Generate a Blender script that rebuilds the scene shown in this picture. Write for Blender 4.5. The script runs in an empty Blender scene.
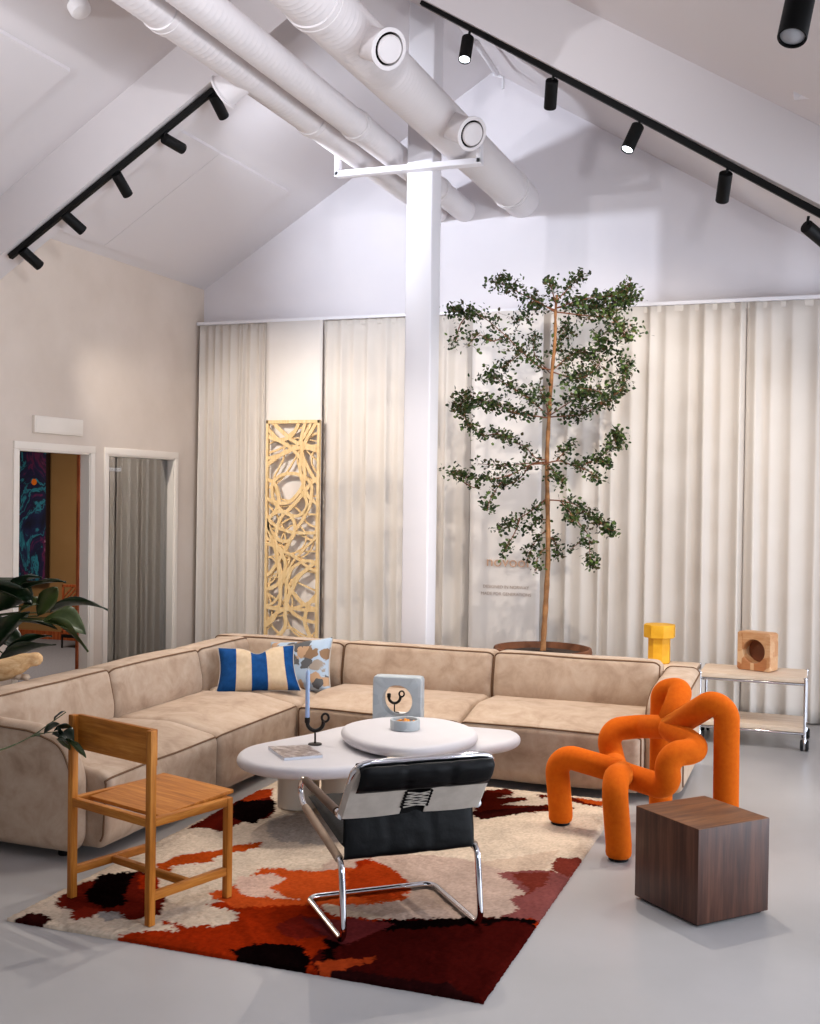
import bpy, bmesh, math, random
from mathutils import Vector, Matrix, noise
PI = math.pi
R = math.radians
random.seed(7)
SC = bpy.context.scene
COL = SC.collection

# ------------------------------------------------------------------ camera
F_PX, CAM_H = 1142.43, 1.70
YAW, PITCH, ROLL = R(-20.244), R(-0.904), R(0.790)
_f = Vector((math.sin(YAW)*math.cos(PITCH), math.cos(YAW)*math.cos(PITCH), math.sin(PITCH)))
_r0 = Vector((math.cos(YAW), -math.sin(YAW), 0))
_u0 = _r0.cross(_f)
_r = _r0*math.cos(ROLL) + _u0*math.sin(ROLL)
_u = -_r0*math.sin(ROLL) + _u0*math.cos(ROLL)
CP = Vector((0, 0, CAM_H))
cam = bpy.data.cameras.new('camera')
cam.sensor_fit = 'VERTICAL'
cam.sensor_height = 36
cam.lens = 36*F_PX/1024
cam.clip_start = .05
camo = bpy.data.objects.new('camera', cam)
COL.objects.link(camo)
camo.matrix_world = Matrix(((_r.x, _u.x, -_f.x, 0), (_r.y, _u.y, -_f.y, 0), (_r.z, _u.z, -_f.z, CAM_H), (0, 0, 0, 1)))
SC.camera = camo
def ray(x, y):
    return _r*((x-410)/F_PX) - _u*((y-512)/F_PX) + _f
def atZ(x, y, z=0.):
    d = ray(x, y); return CP + d*((z-CAM_H)/d.z)
def atY(x, y, Y):
    d = ray(x, y); return CP + d*(Y/d.y)
def atX(x, y, X):
    d = ray(x, y); return CP + d*(X/d.x)

# ------------------------------------------------------------------ materials
def lin(h):
    if isinstance(h, str):
        h = h.lstrip('#'); h = [int(h[i:i+2], 16) for i in (0, 2, 4)]
    o = []
    for c in h:
        c = c/255.
        o.append(c/12.92 if c <= .04045 else ((c+.055)/1.055)**2.4)
    return (o[0], o[1], o[2], 1)
class NT:
    def __init__(s, name):
        s.m = bpy.data.materials.new(name); s.m.use_nodes = True
        s.t = s.m.node_tree; s.t.nodes.clear()
        s.out = s.n('ShaderNodeOutputMaterial')
    def n(s, typ, **kw):
        nd = s.t.nodes.new(typ)
        for k, v in kw.items():
            if k.startswith('_'): setattr(nd, k[1:], v)
            else:
                key = int(k[1:]) if (k[0] == 'i' and k[1:].isdigit()) else k.replace('__', ' ')
                sock = nd.inputs[key]
                if hasattr(v, 'is_output') or isinstance(v, bpy.types.NodeSocket): s.t.links.new(v, sock)
                else: sock.default_value = v
        return nd
    def l(s, a, b): s.t.links.new(a, b)
    def coords(s, scale=(1, 1, 1), rot=(0, 0, 0), kind='Object'):
        tc = s.n('ShaderNodeTexCoord')
        mp = s.n('ShaderNodeMapping'); mp.inputs['Scale'].default_value = scale; mp.inputs['Rotation'].default_value = rot
        s.l(tc.outputs[kind], mp.inputs['Vector']); return mp.outputs['Vector']
    def noise(s, vec, scale, detail=4, rough=.55, dist=0.):
        nd = s.n('ShaderNodeTexNoise', Vector=vec, Scale=scale, Detail=float(detail), Roughness=rough, Distortion=dist)
        return nd.outputs['Fac']
    def ramp(s, fac, stops, interp='LINEAR'):
        nd = s.n('ShaderNodeValToRGB', Fac=fac); cr = nd.color_ramp; cr.interpolation = interp
        while len(cr.elements) < len(stops): cr.elements.new(.5)
        for e, (p, c) in zip(cr.elements, stops):
            e.position = p; e.color = lin(c) if not isinstance(c, tuple) else c
        return nd.outputs['Color']
    def bsdf(s, color, rough=.5, metal=0., spec=.5, bump=None, bstr=.2, bdist=.01, **kw):
        b = s.n('ShaderNodeBsdfPrincipled', Roughness=rough, Metallic=metal)
        b.inputs['Specular IOR Level'].default_value = spec
        if hasattr(color, 'is_linked'): s.l(color, b.inputs['Base Color'])
        else: b.inputs['Base Color'].default_value = lin(color)
        for k, v in kw.items():
            b.inputs[k.replace('__', ' ')].default_value = v
        if bump is not None:
            bp = s.n('ShaderNodeBump', Strength=bstr, Distance=bdist, Height=bump)
            s.l(bp.outputs['Normal'], b.inputs['Normal'])
        s.l(b.outputs[0], s.out.inputs['Surface'])
        return b
MATS = {}
def plain(name, color, rough=.5, metal=0., spec=.5, **kw):
    t = NT(name); t.bsdf(color, rough, metal, spec, **kw); MATS[name] = t.m; return t.m
def mottled(name, c1, c2, scale=3., rough=.6, bscale=60., bstr=.15, spec=.4, lo=.35, hi=.68, detail=5, bdist=.004, **kw):
    t = NT(name); v = t.coords()
    col = t.ramp(t.noise(v, scale, detail), [(lo, c1), (hi, c2)])
    t.bsdf(col, rough, 0, spec, t.noise(v, bscale, 3), bstr, bdist, **kw); MATS[name] = t.m; return t.m
def wood(name, c1, c2, c3, axis='X', scale=1., rough=.5, spec=.22, rot=(0, 0, 0)):
    t = NT(name)
    st = {'X': (1.2, 14, 14), 'Y': (14, 1.2, 14), 'Z': (14, 14, 1.2)}[axis]
    v = t.coords(tuple(k*scale for k in st), rot)
    a = t.noise(v, 2.2, 6, .6, .6)
    v2 = t.coords(tuple(k*scale*5 for k in st), rot)
    b = t.noise(v2, 2.0, 3, .6)
    mx = t.n('ShaderNodeMath', _operation='MULTIPLY_ADD', i0=b, i1=.28, i2=a)
    col = t.ramp(mx.outputs[0], [(.42, c1), (.62, c2), (.82, c3)])
    t.bsdf(col, rough, 0, spec, b, .08, .002); MATS[name] = t.m; return t.m

M_ceil = plain('white_ceiling_paint', '#D8D2D2', .75, spec=.25)
M_wallw = mottled('white_gable_paint', '#DCD7DA', '#E0DBDD', 2., .8, 120, .03, .2)
M_wallb = mottled('beige_plaster', '#CDBEB0', '#D6C8BB', 2.2, .85, 90, .05, .2, .3, .7)
M_frame = plain('warm_white_door_paint', '#E4DACE', .45)
M_floor = None
t = NT('pale_polished_floor'); v = t.coords((1, 1, 1))
cc = t.ramp(t.noise(v, .9, 5), [(.3, '#9F9C9A'), (.7, '#ADAAA9')])
t.bsdf(cc, .32, 0, .45, t.noise(v, 40, 3), .02, .002); M_floor = t.m
M_sofa = None
t = NT('beige_suede'); v = t.coords((1, 1, 1))
a = t.noise(v, 5.5, 6, .62, .8); b = t.noise(v, 16, 4, .6, .4)
mx = t.n('ShaderNodeMath', _operation='MULTIPLY_ADD', i0=b, i1=.35, i2=a)
cc = t.ramp(mx.outputs[0], [(.45, '#A18873'), (.66, '#B69E88'), (.9, '#C4AF9B')])
bs = t.bsdf(cc, .85, 0, .15, t.noise(v, 220, 2), .12, .002)
bs.inputs['Sheen Weight'].default_value = .35; bs.inputs['Sheen Roughness'].default_value = .4
bs.inputs['Sheen Tint'].default_value = lin('#E8D6C4'); M_sofa = t.m
M_pipe = plain('brown_piping', '#735843', .8, spec=.1)
M_black = plain('black_metal', '#050505', .6, .0, .2)
M_chrome = plain('chrome', '#DCDCE0', .08, 1.)
M_white = plain('white_lacquer', '#E9E6E6', .38, spec=.4)
M_duct = plain('white_duct_paint', '#DAD4D4', .5, spec=.35)
M_dark = plain('dark_gap', '#14100E', .9, spec=.1)
M_cham = plain('white_steel', '#E2DFE2', .4)

# ------------------------------------------------------------------ mesh builder
def circ(n, r=1., ph=0.):
    return [(r*math.cos(ph+2*PI*i/n), r*math.sin(ph+2*PI*i/n)) for i in range(n)]
def catmull(P, n=8, closed=False):
    P = [Vector(p) for p in P]; N = len(P); out = []
    rng = range(N if closed else N-1)
    for i in rng:
        if closed: a, b, c, d = P[(i-1) % N], P[i], P[(i+1) % N], P[(i+2) % N]
        else: a, b, c, d = P[max(i-1, 0)], P[i], P[i+1], P[min(i+2, N-1)]
        for k in range(n):
            u = k/n
            out.append(.5*((2*b)+(c-a)*u+(2*a-5*b+4*c-d)*u*u+(3*b-a-3*c+d)*u**3))
    if not closed: out.append(P[-1].copy())
    return out
def fillet(P, r, n=6, closed=False):
    """polyline with rounded corners; r a number or one per point"""
    P = [Vector(p) for p in P]; N = len(P); out = []
    rs = r if isinstance(r, (list, tuple)) else [r]*N
    for i in range(N):
        if not closed and i in (0, N-1): out.append(P[i]); continue
        p, a, b = P[i], P[i-1], P[(i+1) % N]
        da, db = (a-p), (b-p); la, lb = da.length, db.length
        da, db = da/la, db/lb
        ang = da.angle(db)
        if rs[i] <= 1e-5 or ang > PI-.01: out.append(p); continue
        h = min(rs[i]/math.tan(ang/2), la*.49, lb*.49)
        s, e = p+da*h, p+db*h
        for k in range(n+1):
            u = k/n; out.append(s*(1-u)**2 + p*2*u*(1-u) + e*u*u)
    return out
def arcfillet(P, r, n=8, closed=False):
    P = [Vector(p) for p in P]; N = len(P); out = []
    rs = r if isinstance(r, (list, tuple)) else [r]*N
    for i in range(N):
        if not closed and i in (0, N-1): out.append(P[i]); continue
        p, a, b = P[i], P[i-1], P[(i+1) % N]
        da, db = (a-p), (b-p); la, lb = da.length, db.length
        da, db = da/la, db/lb; ang = da.angle(db)
        if rs[i] <= 1e-5 or ang > PI-.02: out.append(p); continue
        h = min(rs[i]/math.tan(ang/2), la*.495, lb*.495); rr = h*math.tan(ang/2)
        bis = (da+db).normalized(); c = p+bis*(rr/math.sin(ang/2))
        s = p+da*h-c; e = p+db*h-c; tot = s.angle(e); ax = s.cross(e).normalized()
        for k in range(n+1): out.append(c+Matrix.Rotation(tot*k/n, 3, ax) @ s)
    return out

WM = {}                                     # world matrix of every object built
def wm(o): return WM[o.name]
class MB:
    def __init__(s): s.v = []; s.f = []; s.mi = []; s.cur = 0
    def face(s, idx): s.f.append(tuple(idx)); s.mi.append(s.cur)
    def add(s, pts):
        k = len(s.v); s.v += [Vector(p) for p in pts]; return k
    def box(s, lo, hi, mat=None):
        x0, y0, z0 = lo; x1, y1, z1 = hi
        p = [(x0, y0, z0), (x1, y0, z0), (x1, y1, z0), (x0, y1, z0), (x0, y0, z1), (x1, y0, z1), (x1, y1, z1), (x0, y1, z1)]
        if mat: p = [mat @ Vector(q) for q in p]
        k = s.add(p)
        for f in ((0, 3, 2, 1), (4, 5, 6, 7), (0, 1, 5, 4), (1, 2, 6, 5), (2, 3, 7, 6), (3, 0, 4, 7)): s.face([k+i for i in f])
        return s
    def rbox(s, lo, hi, r=.006, seg=2, mat=None, puff=None):
        """box with rounded edges"""
        lo, hi = Vector(lo), Vector(hi); c = (lo+hi)/2; h = (hi-lo)/2
        r = min(r, h.x*.98, h.y*.98, h.z*.98)
        def axis(H):
            a = [-H+r*(1-math.cos(PI/2*k/(seg*2)*1.0)) if False else -H+r*k/seg for k in range(seg+1)]
            b = [-q for q in reversed(a)]
            return a+b
        ax = [axis(h.x), axis(h.y), axis(h.z)]
        ids = {}
        def pt(i, j, k):
            if (i, j, k) in ids: return ids[(i, j, k)]
            p = Vector((ax[0][i], ax[1][j], ax[2][k]))
            q = Vector((max(-h.x+r, min(h.x-r, p.x)), max(-h.y+r, min(h.y-r, p.y)), max(-h.z+r, min(h.z-r, p.z))))
            d = p-q
            if d.length > 1e-9: p = q+d.normalized()*r
            if puff: p = puff(p, h)
            p = p+c
            if mat: p = mat @ p
            ids[(i, j, k)] = s.add([p]); return ids[(i, j, k)]
        n = len(ax[0])
        for i in range(n-1):
            for j in range(n-1):
                s.face((pt(i, j, 0), pt(i, j+1, 0), pt(i+1, j+1, 0), pt(i+1, j, 0)))
                s.face((pt(i, j, n-1), pt(i+1, j, n-1), pt(i+1, j+1, n-1), pt(i, j+1, n-1)))
                s.face((pt(i, 0, j), pt(i+1, 0, j), pt(i+1, 0, j+1), pt(i, 0, j+1)))
                s.face((pt(i, n-1, j), pt(i, n-1, j+1), pt(i+1, n-1, j+1), pt(i+1, n-1, j)))
                s.face((pt(0, i, j), pt(0, i, j+1), pt(0, i+1, j+1), pt(0, i+1, j)))
                s.face((pt(n-1, i, j), pt(n-1, i+1, j), pt(n-1, i+1, j+1), pt(n-1, i, j+1)))
        return s
    def rings(s, rings, closed=False, cap=(True, True)):
        n = len(rings[0]); ks = [s.add(r) for r in rings]
        m = len(ks)
        for a in range(m if closed else m-1):
            A, B = ks[a], ks[(a+1) % m]
            for i in range(n):
                j = (i+1) % n; s.face((A+i, A+j, B+j, B+i))
        if not closed:
            if cap[0]: s.face([ks[0]+i for i in reversed(range(n))])
            if cap[1]: s.face([ks[-1]+i for i in range(n)])
        return s
    def tube(s, P, r, n=10, closed=False, round_ends=False, sq=None):
        """tube along a path; r a number or one per point; sq=(w,h) gives a rectangular section"""
        P = [Vector(p) for p in P]
        Q = [P[0]]
        for p in P[1:]:
            if (p-Q[-1]).length > 1e-6: Q.append(p)
        if isinstance(r, (int, float)): rad = [r]*len(Q)
        else: rad = list(r)+[r[-1]]*(len(Q)-len(r))
        P = Q; N = len(P)
        T = []
        for i in range(N):
            if closed: d = P[(i+1) % N]-P[i-1]
            else: d = P[min(i+1, N-1)]-P[max(i-1, 0)]
            T.append(d.normalized() if d.length > 1e-9 else Vector((0, 0, 1)))
        up = Vector((0, 0, 1)) if abs(T[0].z) < .9 else Vector((0, 1, 0))
        nrm = (up-T[0]*up.dot(T[0])).normalized(); fr = []
        for i in range(N):
            if i:
                ax = T[i-1].cross(T[i])
                if ax.length > 1e-8: nrm = Matrix.Rotation(T[i-1].angle(T[i]), 3, ax.normalized()) @ nrm
            nrm = (nrm-T[i]*nrm.dot(T[i])).normalized()
            fr.append((nrm.copy(), T[i].cross(nrm)))
        if closed:
            # spread the twist over the loop
            n0 = Matrix.Rotation(T[-1].angle(T[0]), 3, T[-1].cross(T[0]).normalized()) @ fr[-1][0] if T[-1].cross(T[0]).length > 1e-8 else fr[-1][0]
            a = math.atan2(n0.dot(fr[0][1]), n0.dot(fr[0][0]))
            fr = [(x*math.cos(-a*i/N)+y*math.sin(-a*i/N), y*math.cos(-a*i/N)-x*math.sin(-a*i/N)) for i, (x, y) in enumerate(fr)]
        def ring(p, x, y, q):
            if sq: return [p+x*a*sq[1]/2+y*b*sq[0]/2 for a, b in ((-1, -1), (1, -1), (1, 1), (-1, 1))]
            return [p+x*a*q+y*b*q for a, b in circ(n)]
        rg = []
        if round_ends and not closed:
            for k in (0, 1, 2):
                a = PI/2*(k/3.); rg.append(ring(P[0]-T[0]*rad[0]*math.cos(a), *fr[0], rad[0]*max(math.sin(a), .12)))
        rg += [ring(P[i], fr[i][0], fr[i][1], rad[i]) for i in range(N)]
        if round_ends and not closed:
            for k in (2, 1, 0):
                a = PI/2*(k/3.); rg.append(ring(P[-1]+T[-1]*rad[-1]*math.cos(a), *fr[-1], rad[-1]*max(math.sin(a), .12)))
        s.rings(rg, closed); return s
    def lathe(s, prof, c=(0, 0, 0), n=32, mat=None, axis='Z', closed=False):
        c = Vector(c); rg = []
        for r, z in prof:
            ring = []
            for a, b in circ(n, max(r, 1e-4)):
                p = {'Z': Vector((a, b, z)), 'Y': Vector((b, z, a)), 'X': Vector((z, a, b))}[axis]
                p = (mat @ p) if mat else p+c
                ring.append(p)
            rg.append(ring)
        s.rings(rg, closed); return s
    def pill(s, prof, w0, w1, r, fn, seg=4, puff=0., capn=3):
        """a closed outline swept from w0 to w1 with rounded ends; fn(a,b,w) gives the point; returns rings"""
        P = [Vector((p[0], p[1], 0)) for p in prof]; N = len(P)
        area = sum(P[i].x*P[(i+1) % N].y-P[(i+1) % N].x*P[i].y for i in range(N))
        sg = 1 if area > 0 else -1
        nor = []
        for i in range(N):
            d = (P[(i+1) % N]-P[i-1]).normalized(); nor.append(Vector((d.y, -d.x, 0))*sg)
        def ring(inset, w): return [fn(P[i].x-nor[i].x*inset, P[i].y-nor[i].y*inset, w) for i in range(N)]
        cen = sum(P, Vector())/N
        rg = []
        def capring(q, w):
            return [fn(*( ((P[i]-nor[i]*r)*q+cen*(1-q)).xy ), w) for i in range(N)]
        A = []
        for k in range(capn):
            q = (k+.15)/capn; A.append(capring(q, w0-puff*(1-q*q)))
        for k in range(seg+1):
            a = PI/2*k/seg; A.append(ring(r*(1-math.sin(a)), w0+r*(1-math.cos(a))))
        nm = 5; mid = [ring(0, w0+r+(w1-w0-2*r)*k/nm) for k in range(1, nm)]
        Bq = []
        for k in range(seg, -1, -1):
            a = PI/2*k/seg; Bq.append(ring(r*(1-math.sin(a)), w1-r*(1-math.cos(a))))
        for k in range(capn-1, -1, -1):
            q = (k+.15)/capn; Bq.append(capring(q, w1+puff*(1-q*q)))
        rg = A+mid+Bq
        s.rings(rg); s.last = rg; s.last_i = (capn, capn+seg, capn+seg+nm, capn+seg+nm+seg)
        return rg
    def build(s, name, mat, parent=None, origin=None, smooth=True, ang=38, flip=False):
        me = bpy.data.meshes.new(name)
        if parent is not None: inv = wm(parent).inverted(); W = wm(parent)
        else:
            W = Matrix.Translation(Vector(origin)) if origin is not None else Matrix.Identity(4); inv = W.inverted()
        me.from_pydata([inv @ q for q in s.v], [], s.f); me.update()
        mats = mat if isinstance(mat, (list, tuple)) else [mat]
        for m in mats: me.materials.append(m)
        if len(mats) > 1: me.polygons.foreach_set('material_index', s.mi)
        bm = bmesh.new(); bm.from_mesh(me)
        bmesh.ops.recalc_face_normals(bm, faces=bm.faces); bm.to_mesh(me); bm.free()
        if smooth:
            me.polygons.foreach_set('use_smooth', [True]*len(me.polygons)); me.set_sharp_from_angle(angle=R(ang))
        o = bpy.data.objects.new(name, me); COL.objects.link(o)
        if parent is not None: o.parent = parent
        else: o.matrix_world = W
        WM[o.name] = W
        return o
def tag(o, label=None, cat=None, group=None, kind=None):
    if label: o['label'] = label
    if cat: o['category'] = cat
    if group: o['group'] = group
    if kind: o['kind'] = kind
    return o
def thing(name, label, cat, loc=(0, 0, 0), rz=0., group=None):
    o = bpy.data.objects.new(name, None); COL.objects.link(o)
    o.empty_display_size = .1
    W = Matrix.Translation(Vector(loc)) @ Matrix.Rotation(rz, 4, 'Z')
    o.matrix_world = W; WM[o.name] = W
    return tag(o, label, cat, group)
def struct(o): o['kind'] = 'structure'; return o
def local(o):
    W = wm(o); return lambda x, y, z: W @ Vector((x, y, z))
# ------------------------------------------------------------------ room shell
RX, RZ, SL = -2.72, 5.245, .6155
XL, XR, YB = -5.464, .62, 9.25
def roof(x): return RZ-SL*abs(x-RX)
def prism(mb, poly, y0, y1):
    a = mb.add([(x, y0, z) for x, z in poly]); b = mb.add([(x, y1, z) for x, z in poly]); n = len(poly)
    mb.face([a+i for i in range(n)]); mb.face([b+i for i in reversed(range(n))])
    for i in range(n): mb.face((a+i, b+i, b+(i+1) % n, a+(i+1) % n))
YF = -3.0
m = MB(); m.box((XL-.2, YF, -.2), (4.4, YB+.2, 0)); struct(m.build('floor', M_floor, smooth=False))
m = MB()
prism(m, [(XL-.2, roof(XL-.2)), (RX, RZ), (XR, roof(XR)), (4.4, roof(XR)), (4.4, roof(XR)+.2), (XR, roof(XR)+.2), (RX, RZ+.25), (XL-.2, roof(XL-.2)+.25)], YF, YB+.2)
struct(m.build('ceiling', M_ceil, smooth=False))
m = MB(); prism(m, [(XL-.2, 0), (4.4, 0), (4.4, roof(XR)+.1), (XR, roof(XR)+.1), (RX, RZ+.1), (XL-.2, roof(XL-.2)+.1)], YB, YB+.2)
struct(m.build('wall_back', M_wallw, smooth=False))
# left wall with two openings
y1a, y1b = 6.70, atX(90, 455, XL).y
y2a, y2b = atX(108, 457, XL).y, atX(174, 458, XL).y
zt = 1.985; XO = XL-.075
m = MB()
m.box((XO, YF, 0), (XL, y1a, zt)); m.box((XO, y1b, 0), (XL, y2a, zt)); m.box((XO, y2b, 0), (XL, YB, zt))
m.box((XO, YF, zt), (XL, YB, roof(XL)+.05))
struct(m.build('wall_left', M_wallb, smooth=False))
# casings and reveals of the two openings
def casing(name, ya, yb):
    m = MB(); w = .055; t_ = .012
    for a, b in ((ya-w, ya), (yb, yb+w)): m.rbox((XL-.004, a, 0), (XL+t_, b, zt), .003)
    m.rbox((XL-.004, ya-w, zt+.0), (XL+t_+.002, yb+w, zt+w), .003)
    m.box((XO-.01, ya-.004, 0), (XL+.004, ya+.012, zt)); m.box((XO-.01, yb-.012, 0), (XL+.004, yb+.004, zt)); m.box((XO-.01, ya, zt-.012), (XL+.004, yb, zt+.004))
    return struct(m.build(name, M_frame))
casing('trim_1', y1a, y1b); casing('trim_2', y2a, y2b)
# fixed glass in the second opening
t = NT('coated_glass')
g = t.n('ShaderNodeBsdfGlossy', Roughness=.0); tr = t.n('ShaderNodeBsdfTransparent'); tr.inputs['Color'].default_value = (.8, .84, .8, 1)
fr = t.n('ShaderNodeFresnel', IOR=5.0); mx = t.n('ShaderNodeMixShader', i0=fr.outputs[0], i1=tr.outputs[0], i2=g.outputs[0])
t.l(mx.outputs[0], t.out.inputs['Surface']); M_glass = t.m
m = MB(); m.box((XL-.066, y2a+.012, .03), (XL-.058, y2b-.012, zt-.012))
win = struct(m.build('window_1', M_glass, smooth=False))
# right wall: a wide shop window out of the picture
m = MB(); zw = roof(XR)
WY0, WY1, WZ0, WZ1 = 1.6, 8.7, .25, 2.3
m.box((4.2, YF, 0), (4.4, WY0, zw)); m.box((4.2, WY1, 0), (4.4, YB, zw)); m.box((4.2, WY0, 0), (4.4, WY1, WZ0)); m.box((4.2, WY0, WZ1), (4.4, WY1, zw))
struct(m.build('wall_right', M_wallw, smooth=False))
m = MB()
for k in range(5):
    y = WY0+(WY1-WY0)*k/4; m.box((4.24, y-.03, WZ0), (4.34, y+.03, WZ1))
m.box((4.24, WY0, WZ0), (4.34, WY1, WZ0+.05)); m.box((4.24, WY0, WZ1-.05), (4.34, WY1, WZ1))
struct(m.build('window_2', M_frame, smooth=False))
# baseboards
m = MB(); m.box((XL-.002, YF, 0), (XL+.014, y1a-.06, .08)); m.box((XL-.002, y2b+.06, 0), (XL+.014, YB, .08)); struct(m.build('baseboard_left', M_frame, smooth=False))
m = MB(); m.box((XL, YB-.014, 0), (4.2, YB+.002, .08)); struct(m.build('baseboard_back', M_frame, smooth=False))
# roof beams
BD = .40
for i, (a, b) in enumerate(((6.28, 6.50), (3.04, 3.26))):
    m = MB()
    prism(m, [(XL, roof(XL)+.02), (RX, RZ+.02), (XR, roof(XR)+.02), (XR, roof(XR)-BD), (RX, RZ-BD), (XL, roof(XL)-BD)], a, b)
    struct(m.build('ceiling_beam', M_ceil, smooth=False))
# flat acoustic panels on the slopes, each with a seam
def panel(xa, xb, ya, yb, seams):
    m = MB(); ys = [ya]+seams+[yb]
    for a, b in zip(ys[:-1], ys[1:]):
        a_, b_ = a+.002, b-.002
        p = [(xa, roof(xa)), (xb, roof(xb)), (xb, roof(xb)-.022), (xa, roof(xa)-.022)]
        prism(m, p, a_, b_)
    struct(m.build('ceiling_panel', M_ceil, smooth=False))
panel(-5.36, -4.34, 6.96, 8.70, [7.55]); panel(-5.36, -4.355, 3.75, 5.78, [4.6])
panel(-.71, .5, 6.96, 8.70, [7.55]); panel(-.71, .5, 3.75, 5.86, [4.6])
# the column under the ridge
CX0, CX1, CY0, CY1 = -2.832, -2.638, 7.52, 7.71
m = MB(); m.rbox((CX0, CY0, 0), (CX1, CY1, roof(CX0)+.02), .012); struct(m.build('column', M_cham))

# side room beyond the left wall
M_brown = mottled('brown_wall_paint', '#8A6A43', '#91704A', 2, .85, 60, .03, .2)
M_carpet = mottled('grey_carpet', '#6E6E76', '#80808A', 60, .95, 300, .3, .1)
M_oak = wood('red_oak', '#6E2E16', '#8C4524', '#A35A34', 'Z', 1.5, .5)
m = MB(); m.box((-10, 3.5, -.2), (XL-.2, 10.9, 0.0)); struct(m.build('floor_2', M_carpet, smooth=False))
m = MB(); m.box((-10, 10.72, 0), (XO+.05, 10.9, 2.6)); struct(m.build('wall_far', M_brown, smooth=False))
m = MB(); m.box((-10.2, 3.5, 0), (-10, 10.9, 2.6)); struct(m.build('wall_side', M_brown, smooth=False))
m = MB(); m.box((-10, 3.5, 2.6), (XO, 10.9, 2.75)); struct(m.build('ceiling_2', M_ceil, smooth=False))
m = MB(); m.box((XO-.01, YB+.2, 0), (XO+.1, 10.9, 2.6)); struct(m.build('wall_inner', M_brown, smooth=False))
m = MB(); m.box((-10, 10.70, 0), (XO, 10.722, .09)); struct(m.build('baseboard_far', M_oak, smooth=False))
m = MB(); m.box((XO-.025, y1b-.03, 0), (XO-.005, y1b+.06, zt)); struct(m.build('trim_3', M_oak, smooth=False))

# ------------------------------------------------------------------ ducts on the ceiling
def duct(name, label, x, z, r, y0, y1, rings=()):
    o = thing(name, label, 'duct', (x, y1, z), 0, 'white ventilation ducts under the ridge')
    m = MB(); n = 40; rg = []; y = y0; P = .046
    while y < y1+.001:
        for dy, dr in ((0, 0), (.030, 0), (.034, .0011), (.040, .0011), (.0445, 0)):
            rg.append([(x+(r+dr)*math.cos(2*PI*k/n), min(y+dy, y1)+P*(k/n-.5)*.6*0, z+(r+dr)*math.sin(2*PI*k/n)) for k in range(n)])
        y += P
    m.rings(rg); m.build('pipe', M_duct, o, ang=60)
    for ry in rings:
        m = MB(); m.lathe([(r+.001, -.05), (r+.009, -.047), (r+.009, -.004), (r+.012, -.002), (r+.012, .002), (r+.009, .004), (r+.009, .047), (r+.001, .05)], (x, ry, z), 40, axis='Y')
        m.build('coupling', M_duct, o)
    return o
def nozzle(o, c, d, L, r, name='diffuser'):
    """a short round branch with an outlet valve"""
    d = Vector(d).normalized(); q = Vector((0, 0, 1)).rotation_difference(d).to_matrix().to_4x4(); q.translation = Vector(c)
    m = MB(); m.lathe([(r*.86, 0), (r*.86, L*.80), (r*.90, L*.83), (r*.90, L*.93), (r*1.04, L*.95), (r*1.06, L), (r*.84, L*1.01), (r*.82, L*.9), (.001, L*.9)], n=40, mat=q)
    k = m.build(name, M_duct, o)
    m = MB(); m.lathe([(r*.835, L*.902), (r*.835, L*.93), (.001, L*.93)], n=40, mat=q); m.build('dark_gap', M_dark, k)
    m = MB(); m.lathe([(r*.3, L*.9), (r*.68, L*.98), (r*.72, L*1.02), (r*.66, L*1.05), (.001, L*1.07)], n=40, mat=q); m.build('valve_disc', M_duct, k)
YDE = YB+.02
dr_ = duct('ventilation_duct', 'thick white ventilation duct with two round outlets, nearest the right track light', -2.462, 4.156, .150, 2.2, YDE, (5.2, 8.9))
c = Vector((-2.462, 5.71, 4.156)); e = atY(389, 49, 5.54); nozzle(dr_, c, e-c, (e-c).length, .100)
c = Vector((-2.462, 7.14, 4.156)); e = atY(472, 134, 6.95); nozzle(dr_, c, e-c, (e-c).length, .102)
duct('ventilation_duct', 'middle white ventilation duct running beside the column, without outlets', -2.955, 4.10, .093, 2.2, YDE, (6.9, 8.55))
dl_ = duct('ventilation_duct', 'white ventilation duct with one outlet pointing at the left track light', -3.20, 4.115, .103, 2.2, YDE, (5.0, 6.75))
c = Vector((-3.20, 5.89, 4.115)); e = Vector((-3.375, 5.89, 4.022)); nozzle(dl_, c, e-c, (e-c).length, .102)
# hanger bracket
bk = thing('duct_hanger', 'white steel bracket across the column carrying the ducts', 'bracket', (RX, 7.5, 3.97))
yb = 7.44
m = MB(); m.rbox((-3.352, yb, 3.945), (-2.272, yb+.08, 3.985), .004); m.build('crossbar', M_cham, bk)
for x in (-3.352, -2.302):
    m = MB(); m.rbox((x, yb, 3.95), (x+.03, yb+.075, 4.10), .004); m.build('end_upright', M_cham, bk)
# clip on the ridge and other small pipes on the ceiling
m = MB(); a = atY(476, 42, 8.0); b = atY(497, 74, 8.6)
m.tube([a, b], .022, 12, round_ends=True); m.tube([b+Vector((-.03, 0, 0)), b+Vector((.05, 0, -.03)), b+Vector((.05, .0, -.12))], .012, 8)
tag(m.build('ceiling_conduit', M_cham, origin=a), 'short white conduit with a bent end under the ridge', 'conduit')
m = MB(); a = atY(800, 96, 5.95); m.tube([a, a+Vector((.09, -.12, -.05))], .014, 10, round_ends=True); m.rbox(a-Vector((.03, .03, .01)), a+Vector((.03, .03, .05)), .008)
tag(m.build('cable_clip', M_cham, origin=a), 'small white cable clip at the right roof beam', 'clip')
a = Vector((-4.03, 5.42, roof(-4.03)-.02)); nn = Vector((.5241, 0, -.8516)); q = Vector((0, 0, 1)).rotation_difference(nn).to_matrix().to_4x4(); q.translation = a
m = MB(); m.lathe([(.062, -.03), (.062, .02), (.055, .04), (.035, .052), (.001, .055)], n=32, mat=q)
tag(m.build('smoke_detector', M_white, origin=a), 'round white smoke detector on the left roof slope', 'smoke detector')

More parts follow.
